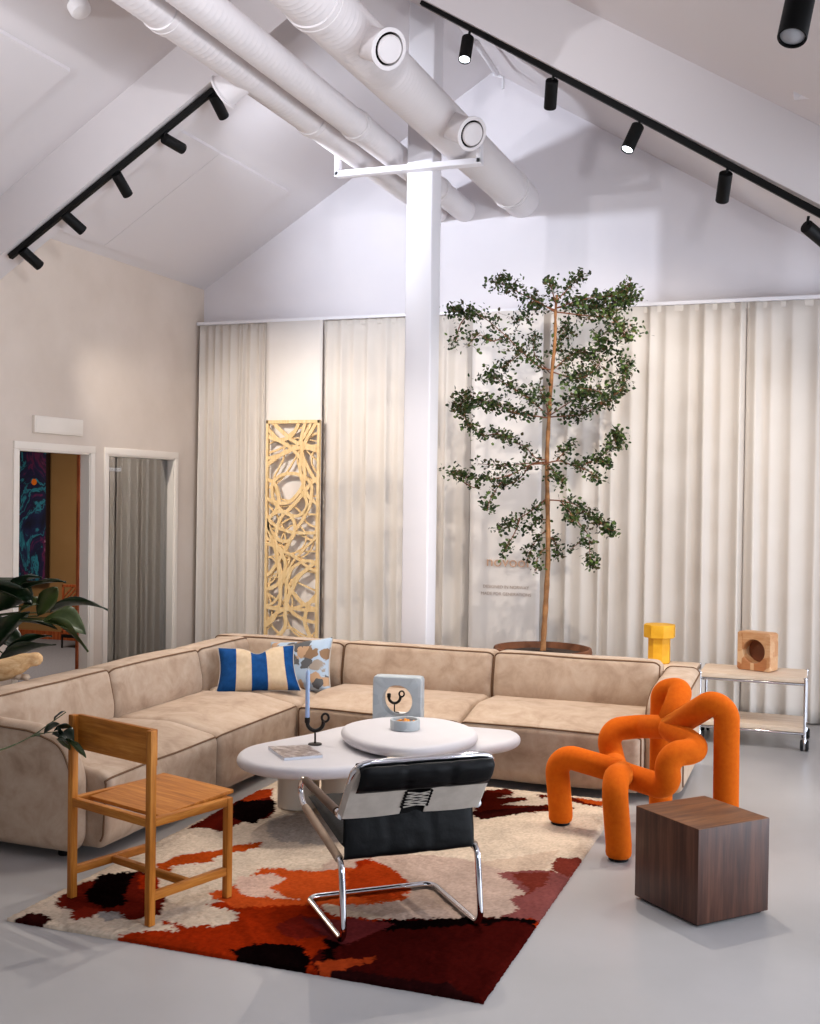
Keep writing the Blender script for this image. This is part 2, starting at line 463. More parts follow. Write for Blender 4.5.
# ------------------------------------------------------------------ track lights
YT = 6.33
t = NT('lit_lens'); em = t.n('ShaderNodeEmission', Strength=9.); em.inputs['Color'].default_value = (.86, .92, 1, 1); t.l(em.outputs[0], t.out.inputs['Surface']); M_lens_on = t.m
M_lens = plain('frosted_lens', '#B9B9BC', .3)
def track(pa, pb, label, Y=YT):
    a, b = atY(*pa, Y), atY(*pb, Y); d = (b-a).normalized()
    m = MB(); u = d.cross(Vector((0, 1, 0))).normalized()
    M4 = Matrix((( d.x, 0, u.x, 0), (d.y, 1, u.y, 0), (d.z, 0, u.z, 0), (0, 0, 0, 1))); M4.translation = a
    m.rbox((0, -.018, -.018), ((b-a).length, .018, .018), .003, mat=M4)
    return tag(m.build('light_track', M_black, origin=a), label, 'light track', None), a, b
SPOTS = []
def head(p0, p1, lean, label, lit, group, Y=YT, L=.165, r=.036):
    """cylindrical lamp head from p0 to p1 in the picture, leaning along Y"""
    a = atY(*p0, Y-.0)
    lo, hi = 0., L
    for _ in range(30):
        mid = (lo+hi)/2; b = atY(*p1, Y+lean*mid)
        if (b-a).length < L: lo = mid
        else: hi = mid
    b = atY(*p1, Y+lean*lo); d = (b-a).normalized()
    o = thing('spotlight', label, 'spotlight', a, 0, group)
    q = Vector((0, 0, 1)).rotation_difference(d).to_matrix().to_4x4(); q.translation = a
    m = MB(); m.lathe([(.001, 0), (r*.9, 0), (r, .004), (r, L-.003), (r*.97, L), (r*.86, L), (r*.84, L-.02), (.001, L-.02)], n=28, mat=q); m.build('housing', M_black, o)
    m = MB(); m.lathe([(r*.83, L-.019), (r*.83, L-.008), (r*.5, L-.003), (.001, L-.001)], n=24, mat=q); k = m.build('lens', M_lens_on if lit else M_lens, o)
    top = a+Vector((0, 0, .0)); mnt = a+Vector((0.012, 0, .05))
    m = MB(); m.tube([a+d*.035-Vector((0, 0, 0)), a+d*.0+Vector((.006, 0, .012)), mnt], .008, 8); m.build('stem', M_black, o)
    SPOTS.append((a, d, L, o)); return o
GL, GR = 'black spotlights on the left track', 'black spotlights on the right track'
track((10, 257), (214, 90), 'black lighting track on the left roof beam')
track((422, 2), (826, 217), 'black lighting track on the right roof beam')
for (p0, p1, lean, lab) in (((22, 250), (40, 266), 1, 'black spotlight lowest on the left track, by the beige wall'),
        ((64, 214), (83, 231), 1, 'second black spotlight from the low end of the left track'),
        ((116, 174), (128, 195), 1, 'middle black spotlight of five on the left track, hanging steeper than its neighbours'),
        ((164, 138), (183, 149), 1, 'second highest black spotlight on the left track, tilted sideways'),
        ((213, 95), (224, 117), 1, 'black spotlight at the top end of the left track, by the duct outlet')):
    head(p0, p1, lean, lab, False, GL)
for (p0, p1, lean, lab, lit) in (((468, 38), (464.5, 60), -1, 'lit black spotlight highest on the right track', True),
        ((552, 80), (550, 108), 1, 'unlit black spotlight hanging straight down between the two lit ones', False),
        ((638, 126), (627, 150), -1, 'lit black spotlight in the middle of the right track', True),
        ((726, 173), (722, 201), 1, 'unlit black spotlight hanging straight down, second lowest on the right track', False),
        ((806, 226), (825, 242), 1, 'black spotlight lowest on the right track, cut by the frame edge', False)):
    head(p0, p1, lean, lab, lit, GR)
track((560, -170), (850, -20), 'black lighting track on the near roof beam overhead', 3.1)
head((803, -14), (792, 38), -1, 'large black spotlight nearest the camera, at the top right corner', False, GR+' near', 3.1, .17, .037)
# ------------------------------------------------------------------ sectional sofa
SX, SY = -3.07, 6.33           # front planes of the two runs
sofa = thing('sectional_sofa', 'large beige suede corner sofa with dark piping around the rug', 'sofa', (SX-.4, SY+.4, 0))
mapL = lambda d, z, w: Vector((SX-d, w, z))
mapB = lambda d, z, w: Vector((w, SY+d, z))
def prof(P, r, n=6): return [(p.x, p.y) for p in fillet([(a, b, 0) for a, b in P], r, n, True)]
def piping(pts, parent, rad=.0052):
    m = MB(); m.tube(pts, rad, 6); return m.build('piping', M_pipe, parent)
def nearest(pr, q): return min(range(len(pr)), key=lambda i: (pr[i][0]-q[0])**2+(pr[i][1]-q[1])**2)
def slab(name, pr, mp, w0, w1, pipes, r=.045, puff=.012, wob=0.):
    m = MB(); fn = mp
    if wob:
        fn = lambda d, z, w: mp(d+wob*noise.noise(Vector((w*3.1, z*4, d*3))), z+wob*noise.noise(Vector((w*3.1+9, z*4, d*3))), w)
    rg = m.pill(pr, w0, w1, r, fn, 5, puff)
    o = m.build(name, M_sofa, sofa, ang=180)
    cn = 3; a0 = cn+1; a1 = len(rg)-1-a0
    cen = lambda k: sum(rg[k], Vector())/len(rg[k])
    mid = (cen(a0)+cen(a1))/2
    def out(p, q=.002): return p+(p-mid).normalized()*q
    for (lo, hi) in pipes:
        i0, i1 = nearest(pr, lo), nearest(pr, hi)
        idx = list(range(i0, i1+1)) if i0 <= i1 else list(range(i0, len(pr)))+list(range(0, i1+1))
        P = [out(rg[a0][i]) for i in idx]+[out(rg[k][i1]) for k in range(a0+1, a1)]+[out(rg[a1][i]) for i in reversed(idx)]
        piping(P, o)
    return o
seat_pr = prof([(.055, .045), (.012, .10), (.004, .385), (.30, .445), (.80, .425), (.80, .045)], [.05, .1, .055, .5, .1, .05])
back_pr = prof([(.68, .30), (.645, .48), (.695, .705), (.935, .69), (.985, .45), (.975, .05), (.70, .05)], [.05, .3, .06, .10, .4, .05, .05])
sp = [((.03, .07), (.022, .375))]; bp_ = [((.67, .33), (.712, .69))]
slab('seat', seat_pr, mapL, 4.412, 5.415, sp, r=.032, wob=.006); slab('seat', seat_pr, mapL, 5.425, 6.40, sp, wob=.006)
slab('seat', seat_pr, mapL, 6.41, 7.06, [], wob=.006)
slab('seat', seat_pr, mapB, -3.06, -2.02, sp, wob=.006); slab('seat', seat_pr, mapB, -2.01, -.965, sp, wob=.006)
slab('backrest', back_pr, mapL, 4.41, 5.41, bp_, wob=.008); slab('backrest', back_pr, mapL, 5.42, 6.36, bp_, wob=.008); slab('backrest', back_pr, mapL, 6.37, 7.02, bp_, wob=.006)
slab('backrest', back_pr, mapB, -4.045, -3.06, bp_, wob=.006); slab('backrest', back_pr, mapB, -3.05, -2.015, bp_, wob=.008); slab('backrest', back_pr, mapB, -2.005, -.962, bp_, wob=.008)
arm_pr = prof([(.14, .045), (.105, .10), (.105, .40), (.17, .56), (.36, .615), (.95, .645), (.985, .60), (.985, .05)], [.055, .1, .25, .25, .3, .06, .06, .055])
slab('armrest', arm_pr, mapL, 4.305, 4.405, [((.12, .07), (.93, .64))], .042, .002); 
slab('armrest', arm_pr, mapB, -.962, -.745, [((.12, .07), (.93, .64))], .05, .002)
for x, y in ((SX-.25, 4.42), (SX-.85, 4.42), (SX-.15, 6.1), (SX-.85, 7.15), (-2.0, SY+.12), (-.86, SY+.25), (-.86, SY+.9), (-2.0, SY+.9)):
    m = MB(); m.lathe([(.028, 0), (.03, .004), (.03, .075), (.001, .075)], (x, y, 0), 16); m.build('foot', M_black, sofa)

# ------------------------------------------------------------------ cushions
def cushion(name, label, corners, mats, thick, dent=0., striped=None, n=26):
    """corners: top left, top right, bottom right, bottom left"""
    A, B, C_, D = [Vector(c) for c in corners]
    o = thing(name, label, 'cushion', (C_+D)/2)
    nr = (B-A).cross(D-A).normalized()
    if nr.dot(CP-A) < 0: nr = -nr
    m = MB(); ids = {}
    def pos(u, v, sgn):
        # sides drawn in between the corners
        pu = u+.045*math.sin(PI*v)*(1 if u < .5 else -1)*(abs(2*u-1))**3; pv = v+.05*math.sin(PI*u)*(1 if v < .5 else -1)*(abs(2*v-1))**3
        p = (A*(1-pu)+B*pu)*(1-pv)+(D*(1-pu)+C_*pu)*pv
        h = (max(0, 1-(2*u-1)**4)*max(0, 1-(2*v-1)**4))**.55*thick*.5
        if dent:
            g = math.exp(-((u-.52)/.13)**2); q = math.exp(-(v/.30)**2)
            p = p+(D-A)*dent*g*math.exp(-(v/.22)**2)*1.; h *= 1-.5*g*q
        h += .004*noise.noise(Vector((u*6, v*6, sgn)))*min(1, h*40)
        return p+nr*h*sgn
    for sgn in (1, -1):
        for i in range(n+1):
            for j in range(n+1):
                e = i in (0, n) or j in (0, n)
                key = (i, j, 0 if e else sgn)
                if key not in ids: ids[key] = m.add([pos(i/n, j/n, sgn)])
        g = lambda i, j: ids[(i, j, 0 if (i in (0, n) or j in (0, n)) else sgn)]
        for i in range(n):
            for j in range(n):
                if striped: m.cur = striped(i/n)
                m.face((g(i, j), g(i+1, j), g(i+1, j+1), g(i, j+1)))
    m.build('cover', mats, o, ang=180)
    rim = [ids[(i, 0, 0)] for i in range(n)]+[ids[(n, j, 0)] for j in range(n)]+[ids[(i, n, 0)] for i in range(n, 0, -1)]+[ids[(0, j, 0)] for j in range(n, 0, -1)]
    m2 = MB(); m2.tube([m.v[k] for k in rim], .004, 6, closed=True); m2.build('edge_seam', M_seam, o)
    return o
M_seam = plain('pale_seam', '#B9AFA4', .9)
M_blue = mottled('blue_cotton', '#0D3E73', '#144A86', 30, .85, 260, .2, .15)
M_cream = mottled('cream_cotton', '#C9B090', '#D4BD9E', 30, .85, 260, .2, .15)
yc = 6.74
A, B = atY(218, 648, 6.46), atY(294, 645, 6.72); D, C_ = atY(215, 696, 6.33), atY(301, 691, 6.56)
cushion('striped_cushion', 'rectangular blue cushion with two cream stripes on the corner seat', (A, B, C_, D), [M_blue, M_cream], .15, .12, lambda u: 1 if (.2 < u < .41 or .6 < u < .81) else 0)
t = NT('leaf_print'); v = t.coords((1, 1, 1))
nv = t.n('ShaderNodeTexNoise', Vector=v, Scale=14., Detail=3.); vm = t.n('ShaderNodeVectorMath', _operation='MULTIPLY_ADD', i0=nv.outputs['Color'], i1=(.09, .09, .09), i2=v)
n1 = t.n('ShaderNodeTexVoronoi', Vector=vm.outputs[0], Scale=11.); n1.inputs['Randomness'].default_value = 1
n0 = t.noise(v, 9, 3, .5, .5)
ds = t.n('ShaderNodeMath', _operation='MULTIPLY_ADD', i0=n0, i1=.55, i2=n1.outputs['Distance'])
cA = t.ramp(n1.outputs['Color'], [(0, '#8C6F55'), (.33, '#B99676'), (.5, '#5B5B5C'), (.72, '#9B8E82'), (.9, '#BCC8D4')], 'CONSTANT')
msk = t.ramp(ds.outputs[0], [(.73, (1, 1, 1, 1)), (.80, (0, 0, 0, 1))])
mx = t.n('ShaderNodeMix', _data_type='RGBA'); t.l(msk, mx.inputs['Factor']); mx.inputs['A'].default_value = lin('#A9BACB'); t.l(cA, mx.inputs['B'])
t.bsdf(mx.outputs['Result'], .85, 0, .15); M_leafp = t.m
A, B = atY(271, 642, 6.97), atY(333, 637, 6.93); D, C_ = atY(268, 694, 6.80), atY(331, 694, 6.74)
cushion('floral_cushion', 'pale blue square cushion with brown and grey flower print, behind the striped one', (A, B, C_, D), [M_leafp], .14)

# ------------------------------------------------------------------ rug
RX0, RX1, RY0, RY1 = -3.01, -1.06, 3.645, 6.335
def wp(pts): return [tuple(atZ(x, y, .018).xy) for x, y in pts]
RUST, ORNG, MAR, BLK, MAUV, GREY = '#8A2408', '#B4481C', '#3A0B08', '#0B0404', '#7A4440', '#A3978C'
PINK = '#B98F84'
# patches in the weave: outline, colour
PATCH = [
 (wp([(300, 868), (420, 872), (560, 850), (520, 905), (420, 925), (330, 922), (240, 880)]), '#BBA48F'),
 (wp([(325, 862), (372, 852), (460, 858), (545, 882), (520, 920), (430, 925), (350, 910), (310, 890)]), '#B39A8A'),
 (wp([(205, 905), (250, 898), (310, 902), (340, 918), (470, 922), (532, 916), (575, 934), (548, 960), (485, 1008), (380, 992), (230, 962), (130, 943), (118, 935), (150, 930), (185, 932), (236, 922), (238, 912)]), RUST),
 (wp([(236, 885), (262, 868), (318, 872), (345, 868), (392, 870), (412, 885), (405, 900), (360, 905), (300, 905), (235, 908), (207, 895)]), ORNG),
 (wp([(345, 872), (372, 860), (392, 868), (412, 885), (402, 898), (372, 902), (350, 895)]), '#9A3310'),
 (wp([(236, 878), (270, 873), (285, 880), (270, 888), (280, 896), (300, 900), (250, 897), (238, 890)]), '#C8A795'),
 (wp([(355, 862), (370, 858), (372, 862), (360, 868)]), RUST),
 (wp([(340, 926), (380, 920), (470, 918), (505, 916), (532, 924), (560, 935), (548, 955), (520, 978), (490, 1006), (440, 1000), (380, 992), (318, 982), (310, 960), (328, 945)]), MAR),
 (wp([(328, 930), (350, 922), (420, 920), (475, 918), (485, 924), (430, 928), (360, 932), (334, 950), (330, 975), (324, 975), (324, 950)]), BLK),
 (wp([(232, 950), (262, 944), (300, 945), (312, 960), (300, 972), (240, 966)]), BLK),
 (wp([(320, 985), (330, 966), (380, 976), (450, 985), (482, 1002), (470, 1004), (380, 992)]), '#220A0A'),
 (wp([(338, 960), (372, 957), (375, 962), (345, 970), (318, 973), (318, 962)]), '#9A3816'),
 (wp([(275, 925), (300, 915), (330, 920), (330, 935), (300, 940), (280, 935)]), '#6E1C12'),
 (wp([(300, 918), (370, 920), (395, 925), (345, 945), (330, 940)]), '#5A2020'),
 (wp([(497, 873), (540, 870), (566, 874), (553, 862), (560, 858), (585, 858), (592, 862), (575, 885), (540, 920), (522, 918), (500, 918), (520, 908), (508, 900), (528, 894)]), MAUV),
 (wp([(553, 862), (560, 858), (585, 858), (570, 876), (556, 872), (510, 874), (530, 890), (520, 900), (545, 885)]), '#6A2C22'),
 (wp([(480, 920), (505, 916), (535, 920), (536, 926), (506, 920), (485, 926)]), BLK),
 (wp([(52, 905), (70, 888), (100, 878), (125, 872), (150, 872), (166, 900), (160, 915), (130, 920), (92, 914), (76, 918), (70, 910)]), '#5A160C'),
 (wp([(85, 892), (98, 876), (122, 872), (136, 872), (126, 890), (125, 906), (105, 909), (86, 900)]), BLK),
 (wp([(138, 874), (158, 876), (160, 890), (140, 890)]), '#8A2408'),
 (wp([(86, 906), (100, 910), (92, 918), (76, 919), (72, 912)]), '#6A1C10'),
 (wp([(96, 912), (118, 912), (124, 918), (104, 922)]), '#8C8580'),
 (wp([(157, 866), (172, 858), (200, 852), (215, 851), (240, 845), (262, 842), (258, 848), (232, 853), (212, 858), (214, 862), (190, 864), (172, 866), (168, 872), (158, 872)]), '#9C3C12'),
 (wp([(186, 829), (210, 815), (232, 800), (260, 792), (272, 798), (276, 812), (268, 818), (238, 824), (222, 832), (205, 828)]), '#4E120A'),
 (wp([(232, 806), (242, 799), (276, 801), (274, 812), (252, 824), (230, 818)]), BLK),
 (wp([(236, 800), (258, 790), (274, 788), (272, 797), (250, 801)]), '#8A2E10'),
 (wp([(270, 818), (300, 812), (338, 818), (372, 838), (320, 845), (282, 842), (266, 832)]), GREY),
 (wp([(160, 920), (188, 928), (210, 924), (216, 918), (206, 930), (190, 934), (165, 924)]), '#8A2408'),
 (wp([(8, 920), (30, 914), (44, 914), (52, 920), (30, 926)]), '#2A0C0A'),
 (wp([(118, 940), (140, 934), (170, 938), (200, 944), (190, 955), (130, 946)]), '#7E2208'),
 (wp([(488, 790), (510, 789), (515, 794), (498, 798), (527, 797), (528, 800), (500, 805), (520, 806), (545, 805), (575, 808), (560, 811), (500, 814), (478, 816), (470, 800)]), '#4A120A'),
 (wp([(536, 794), (560, 796), (592, 801), (604, 808), (590, 806), (562, 799), (540, 798)]), '#4A120A'),
 (wp([(470, 812), (540, 806), (550, 809), (480, 820)]), '#2A0A08'),
 (wp([(575, 798), (606, 802), (603, 806), (585, 803)]), '#9C3C12'),
]
def inside(x, y, poly):
    c = False; j = len(poly)-1
    for i in range(len(poly)):
        xi, yi = poly[i]; xj, yj = poly[j]
        if (yi > y) != (yj > y) and x < (xj-xi)*(y-yi)/(yj-yi)+xi: c = not c
        j = i
    return c
PB = [(min(p[0] for p in q)-.03, max(p[0] for p in q)+.03, min(p[1] for p in q)-.03, max(p[1] for p in q)+.03, q, lin(c)) for q, c in PATCH]
def rug_mesh():
    st = .0085; nx = int((RX1-RX0)/st); ny = int((RY1-RY0)/st)
    rnd = random.Random(5); V = []; CL = []
    base = lin('#C6B39E')
    for j in range(ny+1):
        for i in range(nx+1):
            x = RX0+(RX1-RX0)*i/nx; y = RY0+(RY1-RY0)*j/ny
            dx = .016*noise.noise(Vector((x*16, y*16, 0)))+.012*noise.noise(Vector((x*45, y*45, 3)))+rnd.uniform(-.006, .006)
            dy = .016*noise.noise(Vector((x*16, y*16, 7)))+.012*noise.noise(Vector((x*45, y*45, 9)))+rnd.uniform(-.006, .006)
            c = base; xx, yy = x+dx, y+dy
            for a, b, cc, d, q, col in PB:
                if a < xx < b and cc < yy < d and inside(xx, yy, q): c = col
            k = 1+.20*noise.noise(Vector((x*7, y*7, 2)))+rnd.uniform(-.17, .13)
            CL.append((c[0]*k, c[1]*k, c[2]*k, 1))
            e = min(i, nx-i, j, ny-j); h = .019 if e > 2 else (.011, .015, .018)[e]
            V.append((x+rnd.uniform(-.002, .002), y+rnd.uniform(-.002, .002), h+.0025*noise.noise(Vector((x*30, y*30, 0)))+rnd.uniform(-.0035, .003)))
    Fc = [(j*(nx+1)+i, j*(nx+1)+i+1, (j+1)*(nx+1)+i+1, (j+1)*(nx+1)+i) for j in range(ny) for i in range(nx)]
    # the sides and the backing
    rim = [i for i in range(nx+1)]+[j*(nx+1)+nx for j in range(1, ny+1)]+[ny*(nx+1)+i for i in range(nx-1, -1, -1)]+[j*(nx+1) for j in range(ny-1, 0, -1)]
    k0 = len(V)
    for r_ in rim: V.append((V[r_][0], V[r_][1], .0005)); c = CL[r_]; CL.append(c)
    n = len(rim)
    for a in range(n): b = (a+1) % n; Fc.append((rim[a], k0+a, k0+b, rim[b]))
    Fc.append([k0+a for a in range(n)])
    me = bpy.data.meshes.new('rug'); me.from_pydata(V, [], Fc); me.update()
    at = me.color_attributes.new('weave', 'FLOAT_COLOR', 'POINT')
    at.data.foreach_set('color', [q for c in CL for q in c])
    me.polygons.foreach_set('use_smooth', [True]*len(me.polygons))
    o = bpy.data.objects.new('rug', me); COL.objects.link(o); WM['rug'] = Matrix.Identity(4)
    t = NT('wool_pile'); a = t.n('ShaderNodeAttribute', _attribute_name='weave'); v = t.coords()
    b = t.bsdf(a.outputs['Color'], 1., 0, .0, t.noise(v, 260, 2), .5, .006)
    b.inputs['Sheen Weight'].default_value = .0
    me.materials.append(t.m)
    return tag(o, 'shaggy cream rug with rust, orange and maroon blotches on the pale floor', 'rug')
rug_mesh()

# ------------------------------------------------------------------ coffee tables
M_tab = mottled('white_plaster_table', '#C2BFC2', '#C8C5C8', 4, .5, 150, .03, .35)
M_leg = plain('cream_plaster_leg', '#D8CDBD', .6)
def tabletop(px, ztop, th, r):
    zm = ztop-th*.5
    P = catmull([atZ(x, y, zm) for x, y in px], 7, True)
    for p in P: p.y = min(p.y, 6.235+.3*min(0., p.y-6.235)) if p.y > 6.235 else p.y
    m = MB(); m.pill([(p.x, p.y) for p in P], ztop-th, ztop, r, lambda a, b, w: Vector((a, b, w)), 6, 0)
    return m
def pleg(parent, x, y, r, z1):
    m = MB(); m.lathe([(.001, .02), (r-.01, .02), (r, .024), (r, z1), (.001, z1)], (x, y, 0), 48); return m.build('leg', M_leg, parent, ang=40)
ZL, ZH = .38, .455
tl = thing('low_coffee_table', 'lower white pebble-shaped coffee table holding the candle and the magazine', 'coffee table', (-2.3, 5.75, .02))
tabletop([(237, 762), (246, 752), (278, 744.5), (309, 738.5), (340, 731), (375, 726), (412, 723), (452, 723), (489, 728.5), (519, 738), (512, 746), (478, 752), (430, 760), (390, 768), (351, 773), (303, 775), (258, 771)], ZL, .062, .03).build('tabletop', M_tab, tl, ang=180)
pleg(tl, -2.655, 5.53, .112, ZL-.05); pleg(tl, -2.385, 5.50, .112, ZL-.05); pleg(tl, -1.95, 6.12, .11, ZL-.05)
th_ = thing('high_coffee_table', 'higher white rounded coffee table overlapping the lower one, with the stone bowl', 'coffee table', (-2.0, 5.6, .02))
tabletop([(341, 733), (350, 727), (375, 722.5), (405, 721), (440, 723), (466, 729), (478, 737), (470, 744), (445, 750), (410, 753.5), (375, 750), (350, 742)], ZH, .058, .028).build('tabletop', M_tab, th_, ang=180)
pl_ = atZ(412, 738, ZH)
pleg(th_, pl_.x+.02, pl_.y-.24, .06, ZH-.05)
# on the tables
def candle_holder(label, base, s=1., ang=0.):
    o = thing('candle_holder', label, 'candle holder', base)
    L = local(o); cs, sn = math.cos(ang), math.sin(ang)
    P = lambda x, z: L(x*cs*s, x*sn*s, z*s)
    m = MB(); m.lathe([(.001, 0), (.036*s, 0), (.037*s, .003*s), (.034*s, .006*s), (.006*s, .008*s), (.005*s, .02*s), (.005*s, .075*s)], base, 28); m.build('foot', M_iron, o)
    arc = [P(-.038, .125)]+[P(.045*math.cos(a)*.95, .118+.045*math.sin(a)) for a in [PI+.25+k*(PI-.1)/12 for k in range(13)]]
    m = MB(); m.tube(arc, [.0105*s]*len(arc), 10); m.lathe([(.012*s, .112*s), (.0145*s, .118*s), (.0145*s, .142*s), (.011*s, .142*s), (.011*s, .13*s), (.001, .13*s)], P(-.042, 0)-Vector((0, 0, P(0, 0).z-base.z)), 20); m.build('curved_arm', M_iron, o)
    ring = [P(.052+.020*math.cos(a)*.9, .142+.021*math.sin(a)) for a in [2*PI*k/20 for k in range(20)]]
    m = MB(); m.tube(ring, .0065*s, 8, closed=True); m.build('finger_ring', M_iron, o)
    return o, P(-.042, .131)
M_iron = plain('dark_bronze', '#1E1814', .4, .6)
b0 = atZ(315, 744.5, ZL)
ch, top = candle_holder('black curved candle holder with the blue candle on the low table', b0, 1.0, R(20))
M_wax = plain('pale_blue_wax', '#9DB6DA', .45, Subsurface__Weight=.15)
cd = thing('candle', 'tall pale blue candle standing in the curved black holder', 'candle', top)
m = MB(); m.lathe([(.001, 0), (.0105, 0), (.0115, .002), (.0115, .245), (.009, .255), (.004, .262), (.001, .263)], top, 20); m.build('wax', M_wax, cd)
m = MB(); m.tube([top+Vector((0, 0, .26)), top+Vector((.001, 0, .272)), top+Vector((.004, 0, .277))], .0012, 6); m.build('wick', plain('wick', '#E8E2D8', .8), cd)
# magazine
q = [atZ(x, y, ZL+.004) for x, y in ((268, 748.5), (308, 747), (323, 757), (284, 760))]
mg = thing('magazine', 'grey-covered magazine lying at the left end of the low table', 'magazine', (q[0]+q[2])/2)
def quadslab(q, z0, z1, mb=None, inset=0):
    m = mb or MB(); c = sum(q, Vector())/4
    p = [v+(c-v).normalized()*inset for v in q]
    k = m.add([(v.x, v.y, z0) for v in p]+[(v.x, v.y, z1) for v in p])
    for f in ((3, 2, 1, 0), (4, 5, 6, 7), (0, 1, 5, 4), (1, 2, 6, 5), (2, 3, 7, 6), (3, 0, 4, 7)): m.face([k+i for i in f])
    return m
quadslab(q, ZL, ZL+.014, inset=.002).build('pages', plain('paper', '#D9DCE4', .7), mg, smooth=False)
t = NT('photo_cover'); v = t.coords((1, 1, 1)); vv = t.coords((14, 30, 1))
cc = t.ramp(t.noise(vv, 1.3, 8, .7, .6), [(.36, '#4A3F3E'), (.5, '#8C7F7C'), (.64, '#C9C3C4')]); t.bsdf(cc, .3)
quadslab(q, ZL+.014, ZL+.0155).build('cover', t.m, mg, smooth=False)
# stone block with a round window
M_stone = None
t = NT('pale_grey_stone_tiles'); v = t.coords((1, 1, 1), (0, 0, R(20)))
br = t.n('ShaderNodeTexVoronoi', Vector=v, Scale=14., _distance='CHEBYCHEV'); cc = t.ramp(br.outputs['Color'], [(0, '#98A0A6'), (.5, '#A6ADB1'), (1, '#B2B8BA')]); t.bsdf(cc, .5); M_stone = t.m
def holed_block(name, label, cat, base, a, w, h, dp, rh, mat, rr=.012, zc=None, blind=None):
    """upright block of width w, height h, depth dp with a round window"""
    o = thing(name, label, cat, base, a); L = local(o); zc = zc or h/2
    n = 64; m = MB()
    def outer(y, e): 
        out = []
        for k in range(n):
            t_ = 2*PI*k/n; c, s_ = math.cos(t_), math.sin(t_); W2, H2 = w/2-e, h/2-e
            sc = min(W2/max(abs(c), 1e-6), H2/max(abs(s_), 1e-6)); x, z = c*sc, s_*sc
            # rounded corner
            cx, cz = max(-W2+rr*1.5, min(W2-rr*1.5, x)), max(-H2+rr*1.5, min(H2-rr*1.5, z)); d = Vector((x-cx, z-cz))
            if d.length > rr*1.5: d = d.normalized()*rr*1.5
            out.append(L(cx+d.x, y, h/2+cz+d.y))
        return out
    hole = lambda y, r_: [L(r_*math.cos(2*PI*k/n), y, zc+r_*math.sin(2*PI*k/n)) for k in range(n)]
    m.rings([hole(-dp/2+.003, rh), hole(-dp/2, rh+.003), outer(-dp/2, rr*.5), outer(-dp/2+rr*.3, 0.001), outer(-dp/2+rr, 0), outer(dp/2-rr, 0), outer(dp/2-rr*.3, .001), outer(dp/2, rr*.5), hole(dp/2, rh+.003), hole(dp/2-.003, rh)], closed=True)
    m.build('block', mat, o, ang=35)
    if blind:
        q = wm(o) @ Matrix.Translation((0, dp/2-.02, zc)) @ Matrix.Rotation(R(90), 4, 'X'); m = MB(); m.lathe([(.001, -.006), (rh-.001, -.006), (rh-.001, .006), (.001, .006)], mat=q, n=48); m.build('back_disc', blind, o)
    return o
bb = atZ(397, 724, ZL)
holed_block('stone_block', 'pale grey stone block with a round window behind the stone bowl', 'decorative object', bb+Vector((0, .02, 0)), R(9), .285, .275, .10, .089, M_stone)
b1 = atY(394.5, 704, bb.y+.125); b1.z = ZL
wb_ = thing('white_box', 'flat white box behind the stone block, under the small candle holder', 'box', b1)
m = MB(); m.rbox((b1.x-.10, b1.y-.05, ZL), (b1.x+.10, b1.y+.055, ZL+.036), .003); m.build('lid', M_white, wb_)
b1 = b1+Vector((0, 0, .036))
candle_holder('small black candle holder seen through the round window of the stone block', b1, .80, R(15))
# bowl
bw = atZ(405, 729, ZH); 
bo = thing('stone_bowl', 'small grey stone bowl on the higher white table', 'bowl', bw)
m = MB(); m.lathe([(.001, 0), (.076, 0), (.079, .003), (.079, .05), (.077, .053), (.066, .053), (.064, .05), (.064, .034), (.001, .034)], bw, 40); m.build('bowl_body', M_stone, bo)
M_petal = mottled('orange_petals', '#D07A1C', '#E8A23C', 60, .7)
m = MB(); rnd = random.Random(3)
for k in range(70):
    a = rnd.uniform(0, 2*PI); r_ = .056*math.sqrt(rnd.random()); p = bw+Vector((r_*math.cos(a), r_*math.sin(a), .036+rnd.uniform(0, .016)*(1-r_/.07)))
    d1 = Vector((rnd.uniform(-1, 1), rnd.uniform(-1, 1), rnd.uniform(-.4, .4))).normalized()*.011; d2 = d1.cross(Vector((rnd.uniform(-.3, .3), rnd.uniform(-.3, .3), 1))).normalized()*.007
    k0 = m.add([p-d1, p+d2+Vector((0, 0, .003)), p+d1, p-d2+Vector((0, 0, .003))]); m.face((k0, k0+1, k0+2, k0+3))
tag(m.build('dried_petals', M_petal, origin=bw), 'orange dried petals filling the small stone bowl', 'petals', kind='stuff')
# ------------------------------------------------------------------ wooden chair
M_ash = wood('honey_oak', '#8A5016', '#B06A22', '#C88438', 'X', 1.0, .5)
M_ashz = wood('honey_oak_upright', '#8A5016', '#B06A22', '#C88438', 'Z', 1.0, .5)
M_ashy = wood('honey_oak_side', '#8A5016', '#B06A22', '#C88438', 'Y', 1.0, .5)
A = Vector((-2.907, 3.919, 0)); B = Vector((-2.440, 3.775, 0)); Cc = Vector((-2.312, 4.165, 0))
ang = math.atan2(B.y-A.y, B.x-A.x); W_, D_ = (B-A).length, .406
orig = (A+B)/2+Vector((0, 0, .02))
ch = thing('wooden_chair', 'square honey-coloured wooden chair with open frame on the rug corner', 'chair', orig, ang); W4 = wm(ch)
hw = W_/2; s_ = .030/2
def bx(name, lo, hi, mat, par=ch, r=.003, pre=None):
    m = MB(); m.rbox(lo, hi, r, 2, mat=(wm(par) @ pre) if pre else wm(par)); return m.build(name, mat, par)
HT, SZ = .755, .415
for x, y, h in ((-hw, 0, HT), (hw, 0, HT), (-hw, D_, SZ), (hw, D_, SZ)): bx('leg', (x-s_, y-s_, 0), (x+s_, y+s_, h), M_ashz)
rz0, rz1 = SZ-.034, SZ
